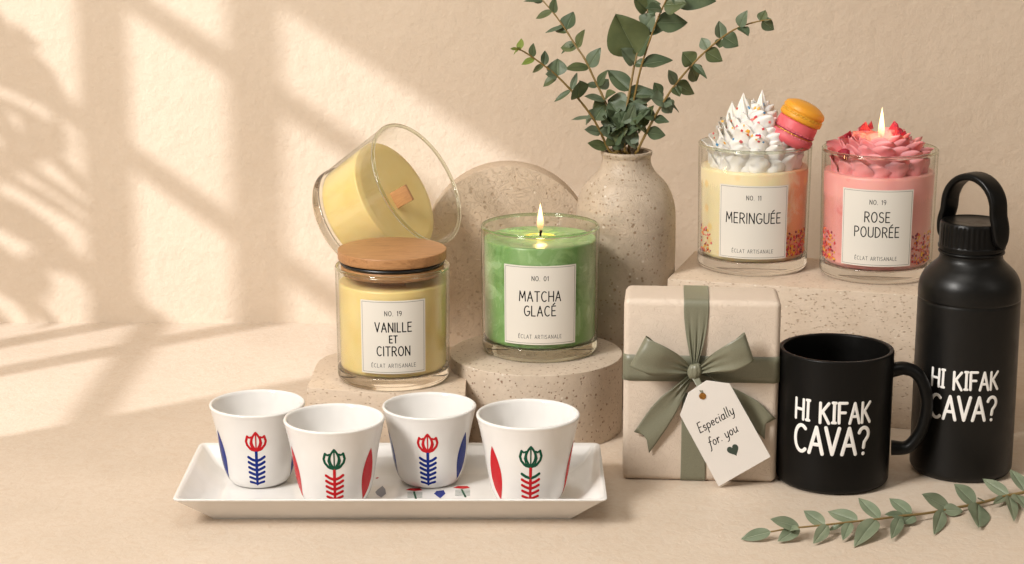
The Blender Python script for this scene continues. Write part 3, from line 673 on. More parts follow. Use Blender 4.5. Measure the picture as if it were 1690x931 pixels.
while cnt < 46:
    X = rn.uniform(-3.6, .6) if rn.random() < .8 else rn.uniform(-3.4, 3.2); Z = rn.uniform(8.6, 12.0)
    hit = bv.ray_cast(Vector((X, -12, Z+3)), Vector((0, 12, -3)).normalized())
    if hit[0] is None: continue
    add_sprinkle(tp, hit[0]+hit[1]*.01, (hit[1] if hit[1].y < 0 else -hit[1]), rn.choice((.14, .17, .2, .25, .11)), rn.choice(cols)); cnt += 1
sprinkle_layer(w3, 3.80, 1.35, 3.1, [(.62, 1.35), (.65, 1.35), (.7, 1.3), (-1.35, -.85)], 230)
label_on(r3, pf, R, 5.15, 3.97, 5.3, [('MERINGUÉE', .73, -.05)], no='NO. 11')

# rose candle
rc = PZ(1444, 450.5, BZ)
r4 = thing('candle', rc, 'pink candle topped with pink piped petals, lit at the centre, labelled ROSE POUDRÉE', 'candle', 'glass jar candles')
R = 4.1; H = 9.15; pf = jar(r4, R, 3.98, H, 1.05)
mb = MB(); mb.lathe(round_profile([(0, 1.0), (3.6, 1.02), (3.76, 1.25), (R-.215, 7.45), (R-.3, 7.55), (0, 7.5)], .06, 3), 96); w4 = mb.build('wax', 'wax_pink', r4)
mb = MB(); rn = random.Random(11)
mb.lathe([(2.9, 7.5), (2.8, 8.1), (2.3, 8.9), (1.6, 9.6), (1.0, 9.2), (.8, 8.9), (0, 8.85)], 40)
dome(mb, rn, ((14, 3.3, 7.35, 1.25, 2.0, .05, .15), (14, 3.15, 7.9, 1.2, 2.1, -.05, .5), (13, 2.85, 8.35, 1.2, 2.1, -.45, .6), (11, 2.45, 8.7, 1.15, 2.0, -.65, .6), (9, 1.95, 8.95, 1.05, 1.8, -.6, .6), (7, 1.35, 9.1, .85, 1.5, -.3, .5)), .0, .35)
tp4 = mb.build('petal_topping', 'rose_cream', r4, sharp=120)
def berry(x, y, z, s, sq=1):
    mb = MB(); rows = []
    for i in range(13):
        f = pi*i/12; rows.append([Vector((x, y, z))+Vector((s*sin(f)*cos(2*pi*k/18)*(1+.13*cos(6*f)*cos(6*2*pi*k/18)), s*sin(f)*sin(2*pi*k/18), s*sq*cos(f))) for k in range(18)])
    mb.grid(rows, True); mb.build('berry', 'berry', tp4)
def shard(x, y, z, s, rz, tilt):
    mb = MB(); T = Matrix.Translation((x, y, z+.35)) @ Matrix.Rotation(rz, 4, 'Z') @ Matrix.Rotation(tilt, 4, 'X')
    bm_ = [(-.5, -.25, 0), (.5, -.2, 0), (.35, .3, 0), (-.4, .3, 0), (-.25, -.1, .8), (.1, .05, 1.15), (.0, .12, .7)]
    mb.add([T @ (Vector((p[0], p[1], p[2]*.7))*s*.85) for p in bm_], [(0, 1, 5, 4), (1, 2, 5), (2, 3, 6, 5), (3, 0, 4, 6), (4, 5, 6), (0, 3, 2, 1)]); mb.build('berry', 'berry', tp4, sharp=25)
berry(-2.45, -2.25, 8.95, .45, .9); shard(-2.3, -.2, 9.55, .75, .6, .5); shard(-1.2, .9, 9.9, .95, .3, .4); shard(-.8, 1.4, 9.9, .85, 1.1, .2); shard(.9, .9, 9.9, 1.0, 2.4, .2); shard(1.25, .2, 9.65, 1.05, 2.9, -.3); shard(1.6, -.1, 9.55, .8, .2, .3)
wick(r4, 9.0, .85, 0, -.15); flame(r4, 9.6, 2.45, .52, .03, -.15)
sprinkle_layer(w4, 3.80, 1.35, 3.5, [(.72, 1.4), (.72, 1.4), (-1.4, -.85)], 270)
label_on(r4, pf, R, 5.2, 4.08, 5.45, [('ROSE', .70, .45), ('POUDRÉE', .70, -.62)], no='NO. 19')

# macaron pair leaning on the meringue jar rim
mp = PY(1317, 204, 145.2)
mx_ = (RT*cos(radians(-26))+UP*sin(radians(-26))).normalized(); up_ = (UP*cos(radians(-26))-RT*sin(radians(-26)))
up_ = (up_*.97-FW*.22).normalized(); q5 = Vector((0, 0, 1)).rotation_difference(up_)
r5 = thing('macaron', mp-up_*1.6, 'stacked yellow and pink macaron leaning on the rim of the whipped candle', 'macaron', face=False)
r5.rotation_mode = 'QUATERNION'; r5.rotation_quaternion = q5
def shell(name, mat, prof, frill=None):
    mb = MB(); mb.lathe(round_profile(prof, .25, 5), 72)
    if frill:
        z, rr, hh = frill; rows = []
        for i in range(7):
            f = -pi/2+pi*i/6
            rows.append([Vector(((rr+.10*cos(f)*(1+.5*sin(k*2.7)*sin(k*1.3+i)))*cos(2*pi*k/140), (rr+.10*cos(f)*(1+.5*sin(k*2.7)*sin(k*1.3+i)))*sin(2*pi*k/140), z+hh*sin(f))) for k in range(140)])
        mb.grid(rows, True)
    return mb.build(name, mat, r5, sharp=50)
RM = 1.58
shell('lower_shell', 'shell_pink', [(0, 0), (RM-.3, 0, .2), (RM, .35, .3), (RM, .72), (RM-.12, .8), (0, .8)], (.74, RM-.12, .10))
shell('filling', 'gold', [(0, .80), (RM-.16, .80), (RM-.1, .88), (RM-.16, .97), (0, .97)])
shell('middle_shell', 'shell_pink', [(0, .97), (RM-.14, .97), (RM-.1, 1.15), (RM-.12, 1.75), (RM-.25, 1.85), (0, 1.85)], (1.06, RM-.16, .07))
shell('jam_line', 'filling_magenta', [(0, .93), (RM-.12, .93), (RM-.06, .97), (RM-.12, 1.01), (0, 1.01)])
shell('upper_shell', 'shell_yellow', [(0, 1.85), (RM-.12, 1.83), (RM, 1.95), (RM+.0, 2.2), (RM-.08, 2.25), (RM-.1, 2.4), (RM-.02, 2.55), (RM-.1, 2.85, .4), (RM-.75, 3.2, .6), (0, 3.28)], (2.28, RM-.14, .09))

# ------------------------------------------------------------------ vase
VY = 145.3; vx = PY(1032, 400, VY).x; VC = Vector((vx, VY, 0))
rv = thing('vase', VC, 'speckled clay vase with a narrow neck holding eucalyptus branches', 'vase')
def vz(py): return PY(1032, py, VY).z
PXC = (VY*cos(PITCH)+25*sin(PITCH))/FPX
vp = [(0, 0), (3.2, 0), (3.5, .15), (3.62, 1.0), (3.68, 4), (3.74, 8)]
for py, hw in ((443, 83.0), (400, 83.5), (360, 83), (340, 81.5), (325, 78), (312, 72.5), (300, 65), (291, 56), (283, 48.5), (275, 43.5), (268, 41), (260, 40), (256, 41.5), (252, 43)):
    vp.append((hw*PXC, vz(py)))
zt_ = vz(250)
vp += [(43*PXC-.03, zt_+.05), (43*PXC-.14, zt_+.08), (43*PXC-.28, zt_), (37*PXC, vz(262)), (38*PXC, vz(275)), (44*PXC, vz(290)), (70*PXC, vz(320)), (3.3, 10), (3.3, .6), (0, .5)]
vpp = [(p.x, p.y) for p in catmull([(a, b, 0) for a, b in vp[5:20]], 5)]
mb = MB(); mb.lathe(vp[:5]+vpp+vp[20:], 128); mb.build('vase_body', 'vase_clay', rv, sharp=50)
VTOP = zt_

# ------------------------------------------------------------------ leaves and branches
def branch(name, stem_px, Y0, Y1, leaves, label, cat, thick=.11, mats=('leaf_dark', 'leaf_young', 'leaf_mid', 'leaf_olive', 'leaf_vein'), young=.0, seed=1, base3=None, scale=3.58, ox=830, oy=0, extra=None):
    rn = random.Random(seed)
    P2 = [(ox+x/scale, oy+y/scale) for x, y in stem_px]; n = len(P2)
    P3 = [PY(x, y, Y0+(Y1-Y0)*(i/(n-1))) for i, (x, y) in enumerate(P2)]
    if base3: P3 = base3+P3
    org = P3[0].copy()
    root = thing(name, org, label, cat, 'eucalyptus branches', face=False)
    C = catmull([p-org for p in P3], 8)
    mb = MB(); tube3(mb, C, lambda t: thick*(1-.62*t)+.012*sin(t*60)**8, 8); mb.build('stem', 'twig', root)
    mb = MB()
    for (bx, by, tx, ty, w) in leaves:
        pb = (ox+bx/scale, oy+by/scale); pt = (ox+tx/scale, oy+ty/scale)
        # nearest stem point decides the distance
        best = min(C, key=lambda c: (lambda r: (r-Vector(pb)).length)(proj(c+org))); Yb = (best+org).y
        B = best if (proj(best+org)-Vector(pb)).length < 9 else PY(pb[0], pb[1], Yb+rn.uniform(-.3, 1.0))-org
        T_ = PY(pt[0], pt[1], Yb+rn.uniform(-1.0, .8))-org
        nr = (-FW+UP*rn.uniform(.0, .9)+RT*rn.uniform(-.6, .4)).normalized()
        tip = (proj(B+org)-P2r(P2[-1])).length < 55 and young
        leaf(mb, B, T_, w/scale*PXC*1.3, nr, rn.uniform(.1, .35), rn.uniform(-.05, .22), 1 if tip and rn.random() < young else rn.choice((0, 0, 2, 3)), rn.uniform(-.1, .25), vein=4 if w > 60 else None)
    mb.build('foliage', list(mats), root, sharp=80)
    return root
def P2r(p): return Vector(p)
def proj(p):
    d = p-Vector((0, 0, CAM_H)); z = d.dot(FW); return Vector((845+FPX*d.dot(RT)/z, 465.5-FPX*d.dot(UP)/z))
def b3(dx, dy): return [Vector((vx+dx*.5, VY+dy, 9.5)), Vector((vx+dx, VY+dy, VTOP-.9))]
branch('eucalyptus_branch', [(628, 890), (540, 712), (430, 565), (320, 450), (230, 378), (120, 303), (62, 288)], 144.8, 143, [
 (105, 290, 105, 222, 36), (95, 292, 42, 290, 22), (95, 292, 60, 322, 24), (100, 290, 80, 268, 16), (180, 338, 178, 258, 36), (185, 340, 108, 382, 34), (240, 388, 252, 295, 42), (240, 385, 165, 425, 38),
 (320, 452, 322, 345, 92), (322, 452, 232, 508, 52), (315, 445, 250, 440, 50), (405, 540, 440, 425, 30), (398, 540, 300, 602, 32), (420, 600, 455, 480, 118), (523, 690, 403, 712, 40),
 (545, 720, 590, 628, 100), (575, 770, 480, 768, 56), (605, 872, 500, 845, 58), (600, 800, 628, 730, 62), (520, 690, 485, 735, 60)],
 'eucalyptus branch reaching lowest to the left out of the vase, with a pale tip', 'branch', young=.9, seed=2, base3=b3(-.5, -.5))
branch('eucalyptus_branch', [(655, 880), (640, 700), (600, 592), (545, 478), (485, 352), (430, 270), (372, 178), (300, 78), (238, 6), (190, -60)], 145.4, 148.5, [
 (302, 78, 305, -15, 46), (296, 72, 187, 106, 42), (365, 175, 415, 68, 78), (355, 160, 248, 198, 26), (378, 185, 300, 168, 62), (432, 278, 482, 175, 54), (430, 282, 338, 278, 64), (415, 265, 332, 315, 24),
 (512, 400, 573, 282, 74), (512, 402, 372, 398, 56), (560, 512, 612, 415, 48), (560, 510, 490, 500, 40), (602, 590, 482, 565, 54), (602, 592, 655, 538, 70), (565, 520, 625, 470, 62), (238, 8, 172, 5, 34), (235, 8, 120, 2, 22), (610, 600, 530, 640, 84), (645, 700, 690, 640, 70)],
 'eucalyptus branch slanting up to the top edge, second from the left in the vase', 'branch', seed=3, base3=b3(-.25, .1))
branch('eucalyptus_branch', [(690, 885), (714, 740), (745, 560), (785, 350), (835, 172), (856, 60), (850, -40)], 145, 146, [
 (780, 322, 664, 82, 210), (795, 335, 872, 215, 115), (782, 382, 698, 285, 95), (788, 372, 855, 385, 54), (845, 182, 895, 78, 118), (852, 62, 770, -25, 115), (838, 180, 960, 172, 66), (772, 532, 618, 412, 100),
 (742, 582, 905, 535, 118), (856, 60, 930, 20, 90), (735, 640, 620, 590, 110), (742, 640, 860, 620, 130), (715, 740, 660, 640, 90)],
 'straight middle eucalyptus branch carrying the biggest leaf', 'branch', seed=4, thick=.12, base3=b3(.0, .4))
branch('eucalyptus_branch', [(745, 880), (760, 700), (780, 560), (812, 415), (850, 290), (905, 135), (958, 14), (1000, -80)], 145.6, 144, [
 (826, 380, 1003, 345, 74), (905, 140, 1093, 132, 108), (950, 20, 1085, 20, 118), (975, -40, 1258, 10, 135), (940, 60, 850, 40, 80), (900, 550, 945, 570, 50), (780, 560, 912, 560, 60), (760, 700, 830, 600, 90), (765, 690, 700, 560, 90)],
 'eucalyptus branch just right of the middle one, with broad leaves at the top edge', 'branch', seed=5, base3=b3(.25, .6))
branch('eucalyptus_branch', [(800, 885), (880, 722), (950, 602), (1010, 512), (1110, 392), (1210, 292), (1330, 197), (1420, 152), (1520, 124), (1585, 116)], 144.6, 143.6, [
 (1518, 127, 1552, 62, 48), (1528, 128, 1602, 178, 62), (1540, 122, 1588, 110, 24), (1400, 160, 1438, 62, 64), (1402, 162, 1452, 208, 58), (1290, 228, 1275, 122, 66), (1302, 222, 1392, 272, 90), (1292, 230, 1278, 284, 48),
 (1212, 298, 1172, 220, 58), (1205, 302, 1298, 362, 84), (1120, 388, 1065, 308, 92), (1112, 398, 1150, 482, 96), (1140, 395, 1208, 458, 38), (1032, 498, 980, 415, 50), (1025, 508, 1138, 552, 80), (1010, 520, 1048, 568, 54),
 (955, 602, 870, 580, 96), (952, 602, 1000, 668, 84), (975, 600, 1055, 658, 28), (935, 560, 893, 488, 54), (898, 692, 818, 665, 60), (892, 702, 982, 722, 60), (852, 782, 962, 798, 66), (850, 778, 778, 708, 76), (950, 600, 1000, 620, 60)],
 'eucalyptus branch reaching furthest to the right out of the vase', 'branch', young=.5, seed=6, base3=b3(.6, -.5))
rnb = random.Random(9); short = []
for i in range(26):
    bx = rnb.uniform(640, 820); by = rnb.uniform(720, 880); aa = rnb.uniform(-2.7, -.4); Ls = rnb.uniform(80, 130)
    short.append((bx, by, bx+cos(aa)*Ls, by+sin(aa)*Ls, rnb.uniform(60, 95)))
short += [(700, 850, 775, 745, 110), (690, 855, 640, 780, 90), (640, 800, 598, 735, 62), (645, 800, 690, 735, 62), (720, 700, 860, 640, 120), (700, 690, 625, 600, 110)]
branch('eucalyptus_branch', [(720, 890), (725, 800), (735, 700), (750, 640)], 144.7, 144.9, short, 'short leafy eucalyptus sprig crowding the mouth of the vase', 'branch', seed=8, base3=b3(.1, -.4))

# lying sprig
S = 3.314
stem = [(305, 390), (420, 371), (600, 353), (740, 337), (900, 320), (1000, 306), (1150, 290), (1300, 262), (1440, 235), (1590, 195), (1700, 172), (1830, 130)]
P3 = [PZ(1180+x/S, 760+y/S, .55+.25*sin(i*.6)) for i, (x, y) in enumerate(stem)]
org = P3[0].copy(); org.z = 0
rs = thing('eucalyptus_sprig', org, 'cut eucalyptus sprig lying on the table in front of the bottle', 'sprig', face=False)
Cc = catmull([p-org for p in P3], 8); mb = MB(); tube3(mb, Cc, lambda t: .05+.06*t, 8); mb.build('stem', 'twig_pale', rs)
mb = MB(); rn = random.Random(21); PXF = (120*cos(PITCH)+43*sin(PITCH))/FPX
for bx, by, tx, ty, w in [(310, 388, 140, 430, 58), (460, 368, 302, 318, 64), (455, 376, 342, 446, 60), (400, 378, 455, 370, 32), (605, 350, 485, 273, 64), (612, 358, 537, 457, 54), (780, 330, 615, 273, 78), (700, 345, 615, 385, 26), (740, 338, 700, 430, 48),
   (905, 320, 785, 206, 64), (885, 325, 766, 457, 82), (1070, 296, 953, 196, 64), (1040, 302, 932, 290, 38), (1100, 296, 1020, 348, 58), (1010, 306, 963, 432, 54), (1285, 262, 1130, 183, 80), (1240, 272, 1200, 403, 58), (1250, 275, 1357, 276, 58),
   (1430, 238, 1308, 126, 80), (1440, 236, 1440, 374, 98), (1475, 228, 1430, 212, 32), (1605, 192, 1463, 101, 64), (1612, 192, 1640, 325, 60), (1590, 198, 1520, 240, 38), (1700, 170, 1616, 42, 66), (1650, 182, 1722, 275, 86), (1720, 165, 1790, 60, 60)]:
    b_ = min(Cc, key=lambda c: (proj(c+org)-Vector((1180+bx/S, 760+by/S))).length)
    T_ = PZ(1180+tx/S, 760+ty/S, rn.uniform(.12, .3) if ty > by else rn.uniform(.9, 1.5))-org
    leaf(mb, b_, T_, w/S*PXF*1.32, (UP*.7-FW*1.0+RT*rn.uniform(-.3, .3)).normalized(), rn.uniform(.08, .25), rn.uniform(-.05, .12), 0, rn.uniform(0, .25), vein=1 if w > 50 else None)
mb.build('foliage', ['leaf_pale', 'vein_pale'], rs, sharp=80)

# ------------------------------------------------------------------ tray and cups
TZ = .55
f0 = PZ(349, 857, 0); f1 = PZ(945, 857, 0); TW = (f1.x-f0.x); ty0 = f0.y; TD = 7.2; fl = 2.0; th = 1.9
tc_ = Vector(((f0.x+f1.x)/2, ty0, 0))
rt = thing('serving_tray', tc_, 'white rectangular porcelain tray with flared sides under the four cups', 'tray', face=False)
def rr_(x0, x1, y0, y1, r, z, n=5):
    pts = []
    for cx, cy, a0 in ((x1-r, y0+r, -90), (x1-r, y1-r, 0), (x0+r, y1-r, 90), (x0+r, y0+r, 180)):
        pts += [Vector((cx+r*cos(radians(a0+90*k/n)), cy+r*sin(radians(a0+90*k/n)), z)) for k in range(n+1)]
    return pts
mb = MB(); w2_ = TW/2
def lev(o, r, z): return rr_(-w2_-o, w2_+o, -o, TD+o, r, z)
rows = [lev(-.3, .2, 0), lev(-.02, .2, .0), lev(.0, .2, .05), lev(fl*.5, .28, th*.52), lev(fl-.12, .35, th-.12), lev(fl, .4, th-.05), lev(fl+.02, .42, th+.02), lev(fl-.06, .4, th+.07), lev(fl-.2, .35, th+.05), lev(fl-.35, .3, th-.08), lev(fl*.45, .25, TZ+.42), lev(.12, .2, TZ+.06), lev(-.05, .2, TZ), lev(-.3, .2, TZ-.01)]
mb.grid(rows, True); k = len(mb.v); nn_ = len(rows[0]); mb.f.append(tuple(range(nn_))); mb.mi.append(0); mb.f.append(tuple(range(k-nn_, k))); mb.mi.append(0)
tb = mb.build('tray_body', 'porcelain', rt, sharp=50)
# painted motifs on the tray floor
def tfn(u_, v_, h): return Vector((u_, v_, TZ+.004+h))
def tp_(px, py): p = PZ(px, py, TZ)-tc_; return (p.x, p.y)
def deco(polys=(), strokes=(), name='painted_motif', mats=('paint_red', 'paint_green', 'paint_blue', 'paint_grey')):
    mb = MB()
    for pl, mi in polys:
        v_ = [tp_(*p) for p in pl]; c = (sum(x for x, y in v_)/len(v_), sum(y for x, y in v_)/len(v_))
        mb.add([tfn(*c, .004)]+[tfn(*q, .003) for q in v_], [(0, i+1, (i+1) % len(v_)+1) for i in range(len(v_))], mi)
    for pl, mi, w in strokes: stroke(mb, [tp_(*p) for p in pl], w, tfn, .008, mi)
    return mb.build(name, list(mats), tb)
Z = lambda x, y: (600+x/7.68, 770+y/7.68)
deco([([Z(148, 325), Z(175, 295), Z(215, 265), Z(240, 245), Z(275, 285), Z(285, 345), Z(225, 395), Z(170, 360)], 3)])
deco([([Z(892, 345), Z(925, 310), Z(1015, 300), Z(1038, 345), Z(970, 405)], 2)])
deco([([Z(150, 150), Z(170, 138), Z(197, 138), Z(170, 158)], 0)])
for cx in (650, 1255):
    dy = 0 if cx == 650 else -28; s_ = [([Z(cx-10, 320+dy), Z(cx+15 if cx == 650 else cx+38, 400+dy+15)], 1, .13)]
    for i in range(5):
        yy = 325+dy+i*16; s_.append(([Z(cx-90, yy+6), Z(cx+10, yy-0), Z(cx+92, yy+4)], 1, .045))
    deco([([Z(cx-118, 298+dy), Z(cx-60, 275+dy), Z(cx+60, 275+dy), Z(cx+95, 300+dy), Z(cx, 312+dy)], 0)], s_)
# cups
CP = [(1.45, 0), (1.66, .04), (1.86, .2), (2.06, .55), (2.22, 1.05), (2.35, 1.65), (2.47, 2.4), (2.58, 3.1), (2.71, 3.8), (2.86, 4.5), (2.98, 5.0)]
def cup(cx_px, ybase_Y, width_px, rim_py, c_tulip, c_stem, c_side, rot, label, toprung=None, sides=((-1.25), (1.25))):
    p = PY(cx_px, rim_py, ybase_Y); zr = p.z-TZ; dist = ybase_Y*cos(PITCH)+(CAM_H-p.z)*sin(PITCH)
    Rr = width_px/2*dist/FPX; kx = Rr/3.0; kz = zr/5.06
    o = thing('cup', (p.x, ybase_Y, TZ), label, 'cup', 'porcelain cups on the tray', rotz=rot)
    outer = [(r*kx, z*kz) for r, z in CP]
    ou = [(a.x, a.y) for a in catmull([(r, z, 0) for r, z in outer], 4)]
    rimp = [(3.01*kx, 5.07*kz), (3.0*kx, 5.13*kz), (2.95*kx, 5.18*kz), (2.88*kx, 5.18*kz), (2.81*kx, 5.13*kz), (2.76*kx, 5.0*kz)]
    inn = [(2.62*kx, 4.4*kz), (2.5*kx, 3.6*kz), (2.33*kx, 2.8*kz), (2.15*kx, 2.0*kz), (1.95*kx, 1.3*kz), (1.6*kx, .75*kz), (1.0*kx, .5*kz), (0, .45*kz)]
    mb = MB(); mb.lathe([(0, .05), (1.3*kx, .05)]+ou+rimp+[(a.x, a.y) for a in catmull([(r, z, 0) for r, z in inn], 3)], 96)
    body = mb.build('cup_body', 'porcelain', o, sharp=60)
    f = wrap(outer, 0, .006); fz = kz
    def S_(mb, pl, w): stroke(mb, [(x*kx*1.12, z*fz) for x, z in pl], w*1.15, f, .014, step=.08)
    z0 = 2.75; mb = MB()
    def lens(cx, w, zb, zt2, bend=0, n=14): 
        L_ = [(cx-w*sin(pi*k/n)**.9+bend*(k/n)**2, zb+(zt2-zb)*k/n) for k in range(n+1)]; R_ = [(cx+w*sin(pi*k/n)**.9+bend*(k/n)**2, zb+(zt2-zb)*k/n) for k in range(n+1)]; return L_, R_
    for a in lens(0, .27, z0+.05, z0+1.28): S_(mb, a, .13)
    S_(mb, [(0, z0), (0, z0+1.12)], .085)
    for sg in (-1, 1):
        S_(mb, [(sg*.05, z0+.04), (sg*.36, z0+.16), (sg*.56, z0+.42), (sg*.62, z0+.68), (sg*.52, z0+1.02)], .15)
        S_(mb, [(sg*.52, z0+1.02), (sg*.40, z0+.93), (sg*.26, z0+.98)], .12)
        S_(mb, [(sg*.05, z0+.08), (sg*.28, z0+.25), (sg*.36, z0+.55), (sg*.28, z0+.88)], .09)
    S_(mb, [(-.3, z0+.1), (0, z0+.02), (.3, z0+.1)], .12)
    mb.build('tulip_motif', c_tulip, body)
    mb = MB(); S_(mb, [(0, .42), (0, z0)], .19); mb2 = MB()
    for i in range(6):
        zz = z0-.62-i*.33
        for sg in (-1, 1):
            S_(mb2 if (i == 0 and toprung) else mb, [(sg*.0, zz-.05), (sg*.3, zz+.06), (sg*.54, zz+.22-.02*i)], .165)
    mb.build('stem_motif', c_stem, body)
    if toprung: mb2.build('sprout_motif', toprung, body)
    N = 22
    for phi in sides:
        mb = MB()
        ff = wrap(outer, phi, .006); rows = []
        for k in range(N+1):
            t = k/N; zz = .42+3.35*t; w = .60*sin(pi*min(1, max(0, t)))**.85*(1.15-.35*t)
            rows.append([ff(x*w*kx, zz*fz, .006) for x in (-1, -.6, -.2, .2, .6, 1)])
        mb.grid(rows)
        mb.build('leaf_motif', c_side, body)
    return o
cup(424.5, 124.6, 157, 667, 'paint_red', 'paint_blue', 'paint_blue', -.06, 'leftmost cup on the tray, red tulip on a blue stem', sides=(-1.12, 1.30))
cup(551.5, 120.9, 167, 692, 'paint_green', 'paint_red', 'paint_red', -.02, 'cup second from the left on the tray, green tulip on an all red stem', sides=(-1.20, .92))
cup(708.5, 124.6, 155, 671, 'paint_red', 'paint_blue', 'paint_blue', -.05, 'cup third from the left on the tray, red tulip on a blue stem', sides=(-1.28, 1.05))
cup(871.5, 120.9, 171, 685, 'paint_green', 'paint_red', 'paint_red', .06, 'rightmost cup on the tray, green tulip and green sprout on a red stem', 'paint_green', sides=(-.93, 1.28))

# ------------------------------------------------------------------ gift box with bow and tag
GW, GD, GH = 9.85, 4.3, 12.0; gfl = PZ(1028, 792, 0); gfr = PZ(1279, 798, 0); GA = atan2(gfr.y-gfl.y, gfr.x-gfl.x)
gc = (gfl+gfr)/2
rg = thing('gift_box', gc, 'upright gift box in embossed beige paper tied with a green satin bow', 'gift box', rotz=GA, face=False)
def pg(px, py, w=0):                          # point w in front of the gift's front face, in the gift's own frame
    n_ = Vector((sin(GA), -cos(GA), 0)); r = ray(px, py); o_ = Vector((0, 0, CAM_H)); t = ((gc+n_*w)-o_).dot(n_)/r.dot(n_)
    p = o_+r*t-gc; return Vector((p.x*cos(-GA)-p.y*sin(-GA), p.x*sin(-GA)+p.y*cos(-GA), p.z))
mb = MB(); rbox(mb, GW, GD, GH, .42, T=Matrix.Translation((0, GD/2, 0)), seg=5)
# paper puckers at the upper corners
for i, p in enumerate(mb.v):
    for sx in (-1, 1):
        d = (p-Vector((sx*GW/2, 0, GH))).length
        if d < 1.2: mb.v[i] = p+Vector((sx*.05, -.05, .05))*(1.2-d)
mb.build('wrapped_box', 'gift_paper', rg, sharp=60)
# folded flap seam on the right side
def strip(mb, cen, wid, n=10, mi=0, edge=True):   # cen: centre points, wid: half-width vectors
    C_ = catmull(cen, 8); Wv = catmull(wid, 8); rows = []
    for c, w in zip(C_, Wv): rows.append([c+w*(-1+2*k/n) for k in range(n+1)])
    mb.grid(rows, mi=mi); return rows
def solid(o, t):
    md = o.modifiers.new('thickness', 'SOLIDIFY'); md.thickness = t*CM; md.offset = 0; return o
hw = .86; e = .06
# horizontal band wraps round the box
zl = (pg(1028, 606).z); 
mb = MB(); rows = []
def band_h(off):
    b = .42; x1 = GW/2+off; pts = []
    def cr(cx, cy, a0, a1): return [Vector((cx+(b+off)*cos(radians(a0+(a1-a0)*k/5)), cy+(b+off)*sin(radians(a0+(a1-a0)*k/5)), 0)) for k in range(6)]
    pts += cr(-GW/2+b, b, 180, 270)+cr(GW/2-b, b, 270, 360)+cr(GW/2-b, GD-b, 0, 90)+cr(-GW/2+b, GD-b, 90, 180); return pts
for z in (zl-hw, zl-hw*.5, zl, zl+hw*.5, zl+hw): rows.append([p+Vector((0, 0, z)) for p in band_h(e)])
mb.grid(rows, True); ro = solid(mb.build('ribbon_band', 'satin', rg), .014)
# vertical band wraps over the top; its front upper run is gathered into the knot
xc = (pg(1147, 480).x+pg(1144, 790).x)/2+.05
kn = pg(1146, 611, .55)
mb = MB(); b = .42; rows = []; tp = []
def cr2(cy, cz, a0, a1): return [(cy+(b+e)*cos(radians(a0+(a1-a0)*k/5)), cz+(b+e)*sin(radians(a0+(a1-a0)*k/5))) for k in range(6)]
loop = [(-e, zl-1.6), (-e, 3.0)]+cr2(b, b, 180, 270)+cr2(GD-b, b, -90, 0)+cr2(GD-b, GH-b, 0, 90)+cr2(b, GH-b, 90, 180)
rows = [[Vector((xc-.80+1.6*k/20, y, z)) for k in range(21)] for y, z in loop]
for i in range(1, 21):
    t = i/20; z = GH-b+(kn.z+.3-GH+b)*t; w = .80*(1-.80*t**1.7); y = -e-.42*t**2
    rows.append([Vector((xc*(1-t**2)+kn.x*t**2+w*(-1+2*k/20), y-.13*t**1.5*(sin(k*.95)+.6*cos(k*1.9)), z)) for k in range(21)])
mb.grid(rows); solid(mb.build('ribbon_band', 'satin', rg), .014)
# bow
bow = MB()
def loop_(K, top, bot, sgn):
    E = (top+bot)/2; wv = (top-bot)/2; k0 = K+Vector((sgn*.28, 0, .02)); f = Vector((0, -1, 0))
    wk = wv.normalized()*.22
    cen = [k0+f*.1, k0.lerp(E, .28)+f*.55+Vector((0, 0, .10)), k0.lerp(E, .62)+f*.95+Vector((0, 0, .06)), k0.lerp(E, .93)+f*.75, E+f*.25, k0.lerp(E, .93)-f*.18-Vector((0, 0, .12)), k0.lerp(E, .6)-f*.30-Vector((0, 0, .45)), k0.lerp(E, .25)-f*.1-Vector((0, 0, .22)), k0]
    wid = [wk, wv*.62, wv*.93, wv, wv*1.0, wv, wv*.85, wv*.5, wk*.9]
    C_ = catmull(cen, 7); Wv = catmull(wid, 7); n = 14; rows = []
    for i, (c, w) in enumerate(zip(C_, Wv)):
        pin = max(0, 1-w.length/wv.length)
        rows.append([c+w*(-1+2*j/n)+f*(.16*pin*sin(j*1.35)+.05*sin(j*.5+i*.2)) for j in range(n+1)])
    bow.grid(rows)
loop_(kn, pg(1066, 553, 1.2), pg(1040, 601, 1.2), -1)
loop_(kn, pg(1229, 547, 1.2), pg(1244, 592, 1.2), 1)
solid(bow.build('bow_loops', 'satin', rg), .014)
def tail(pts, e0, e1, notch, wv0):
    mb = MB(); C_ = catmull(pts, 8); n = 12; rows = []; N_ = len(C_)
    ed = (e1-e0)/2
    for i, c in enumerate(C_):
        t = i/(N_-1); s = min(1, .26+1.25*t**.8); w = wv0.lerp(ed, min(1, t*1.4))*s; pin = 1-s
        rows.append([c+w*(-1+2*j/n)+Vector((0, -1, 0))*(.22*pin*sin(j*1.5)+.07*sin(j*.45+t*4)) for j in range(n+1)])
    d = (C_[-1]-C_[-2]).normalized()
    last = [(e0+(e1-e0)*(j/n))-d*notch*(1-abs(-1+2*j/n)) for j in range(n+1)]
    rows.append(last); mb.grid(rows); return solid(mb.build('bow_tail', 'satin', rg), .014)
tail([kn+Vector((-.1, .05, -.25)), pg(1119, 648, .55), pg(1090, 686, .4), pg(1065, 722, .3)], pg(1046, 713, .3), pg(1071, 748, .25), .55, Vector((.35, 0, -.25)))
tail([kn+Vector((.2, .05, -.1)), pg(1178, 626, .5), pg(1212, 652, .35), pg(1245, 682, .3), pg(1262, 700, .3)], pg(1262, 725, .3), pg(1281, 691, .3), .45, Vector((-.25, 0, -.35)))
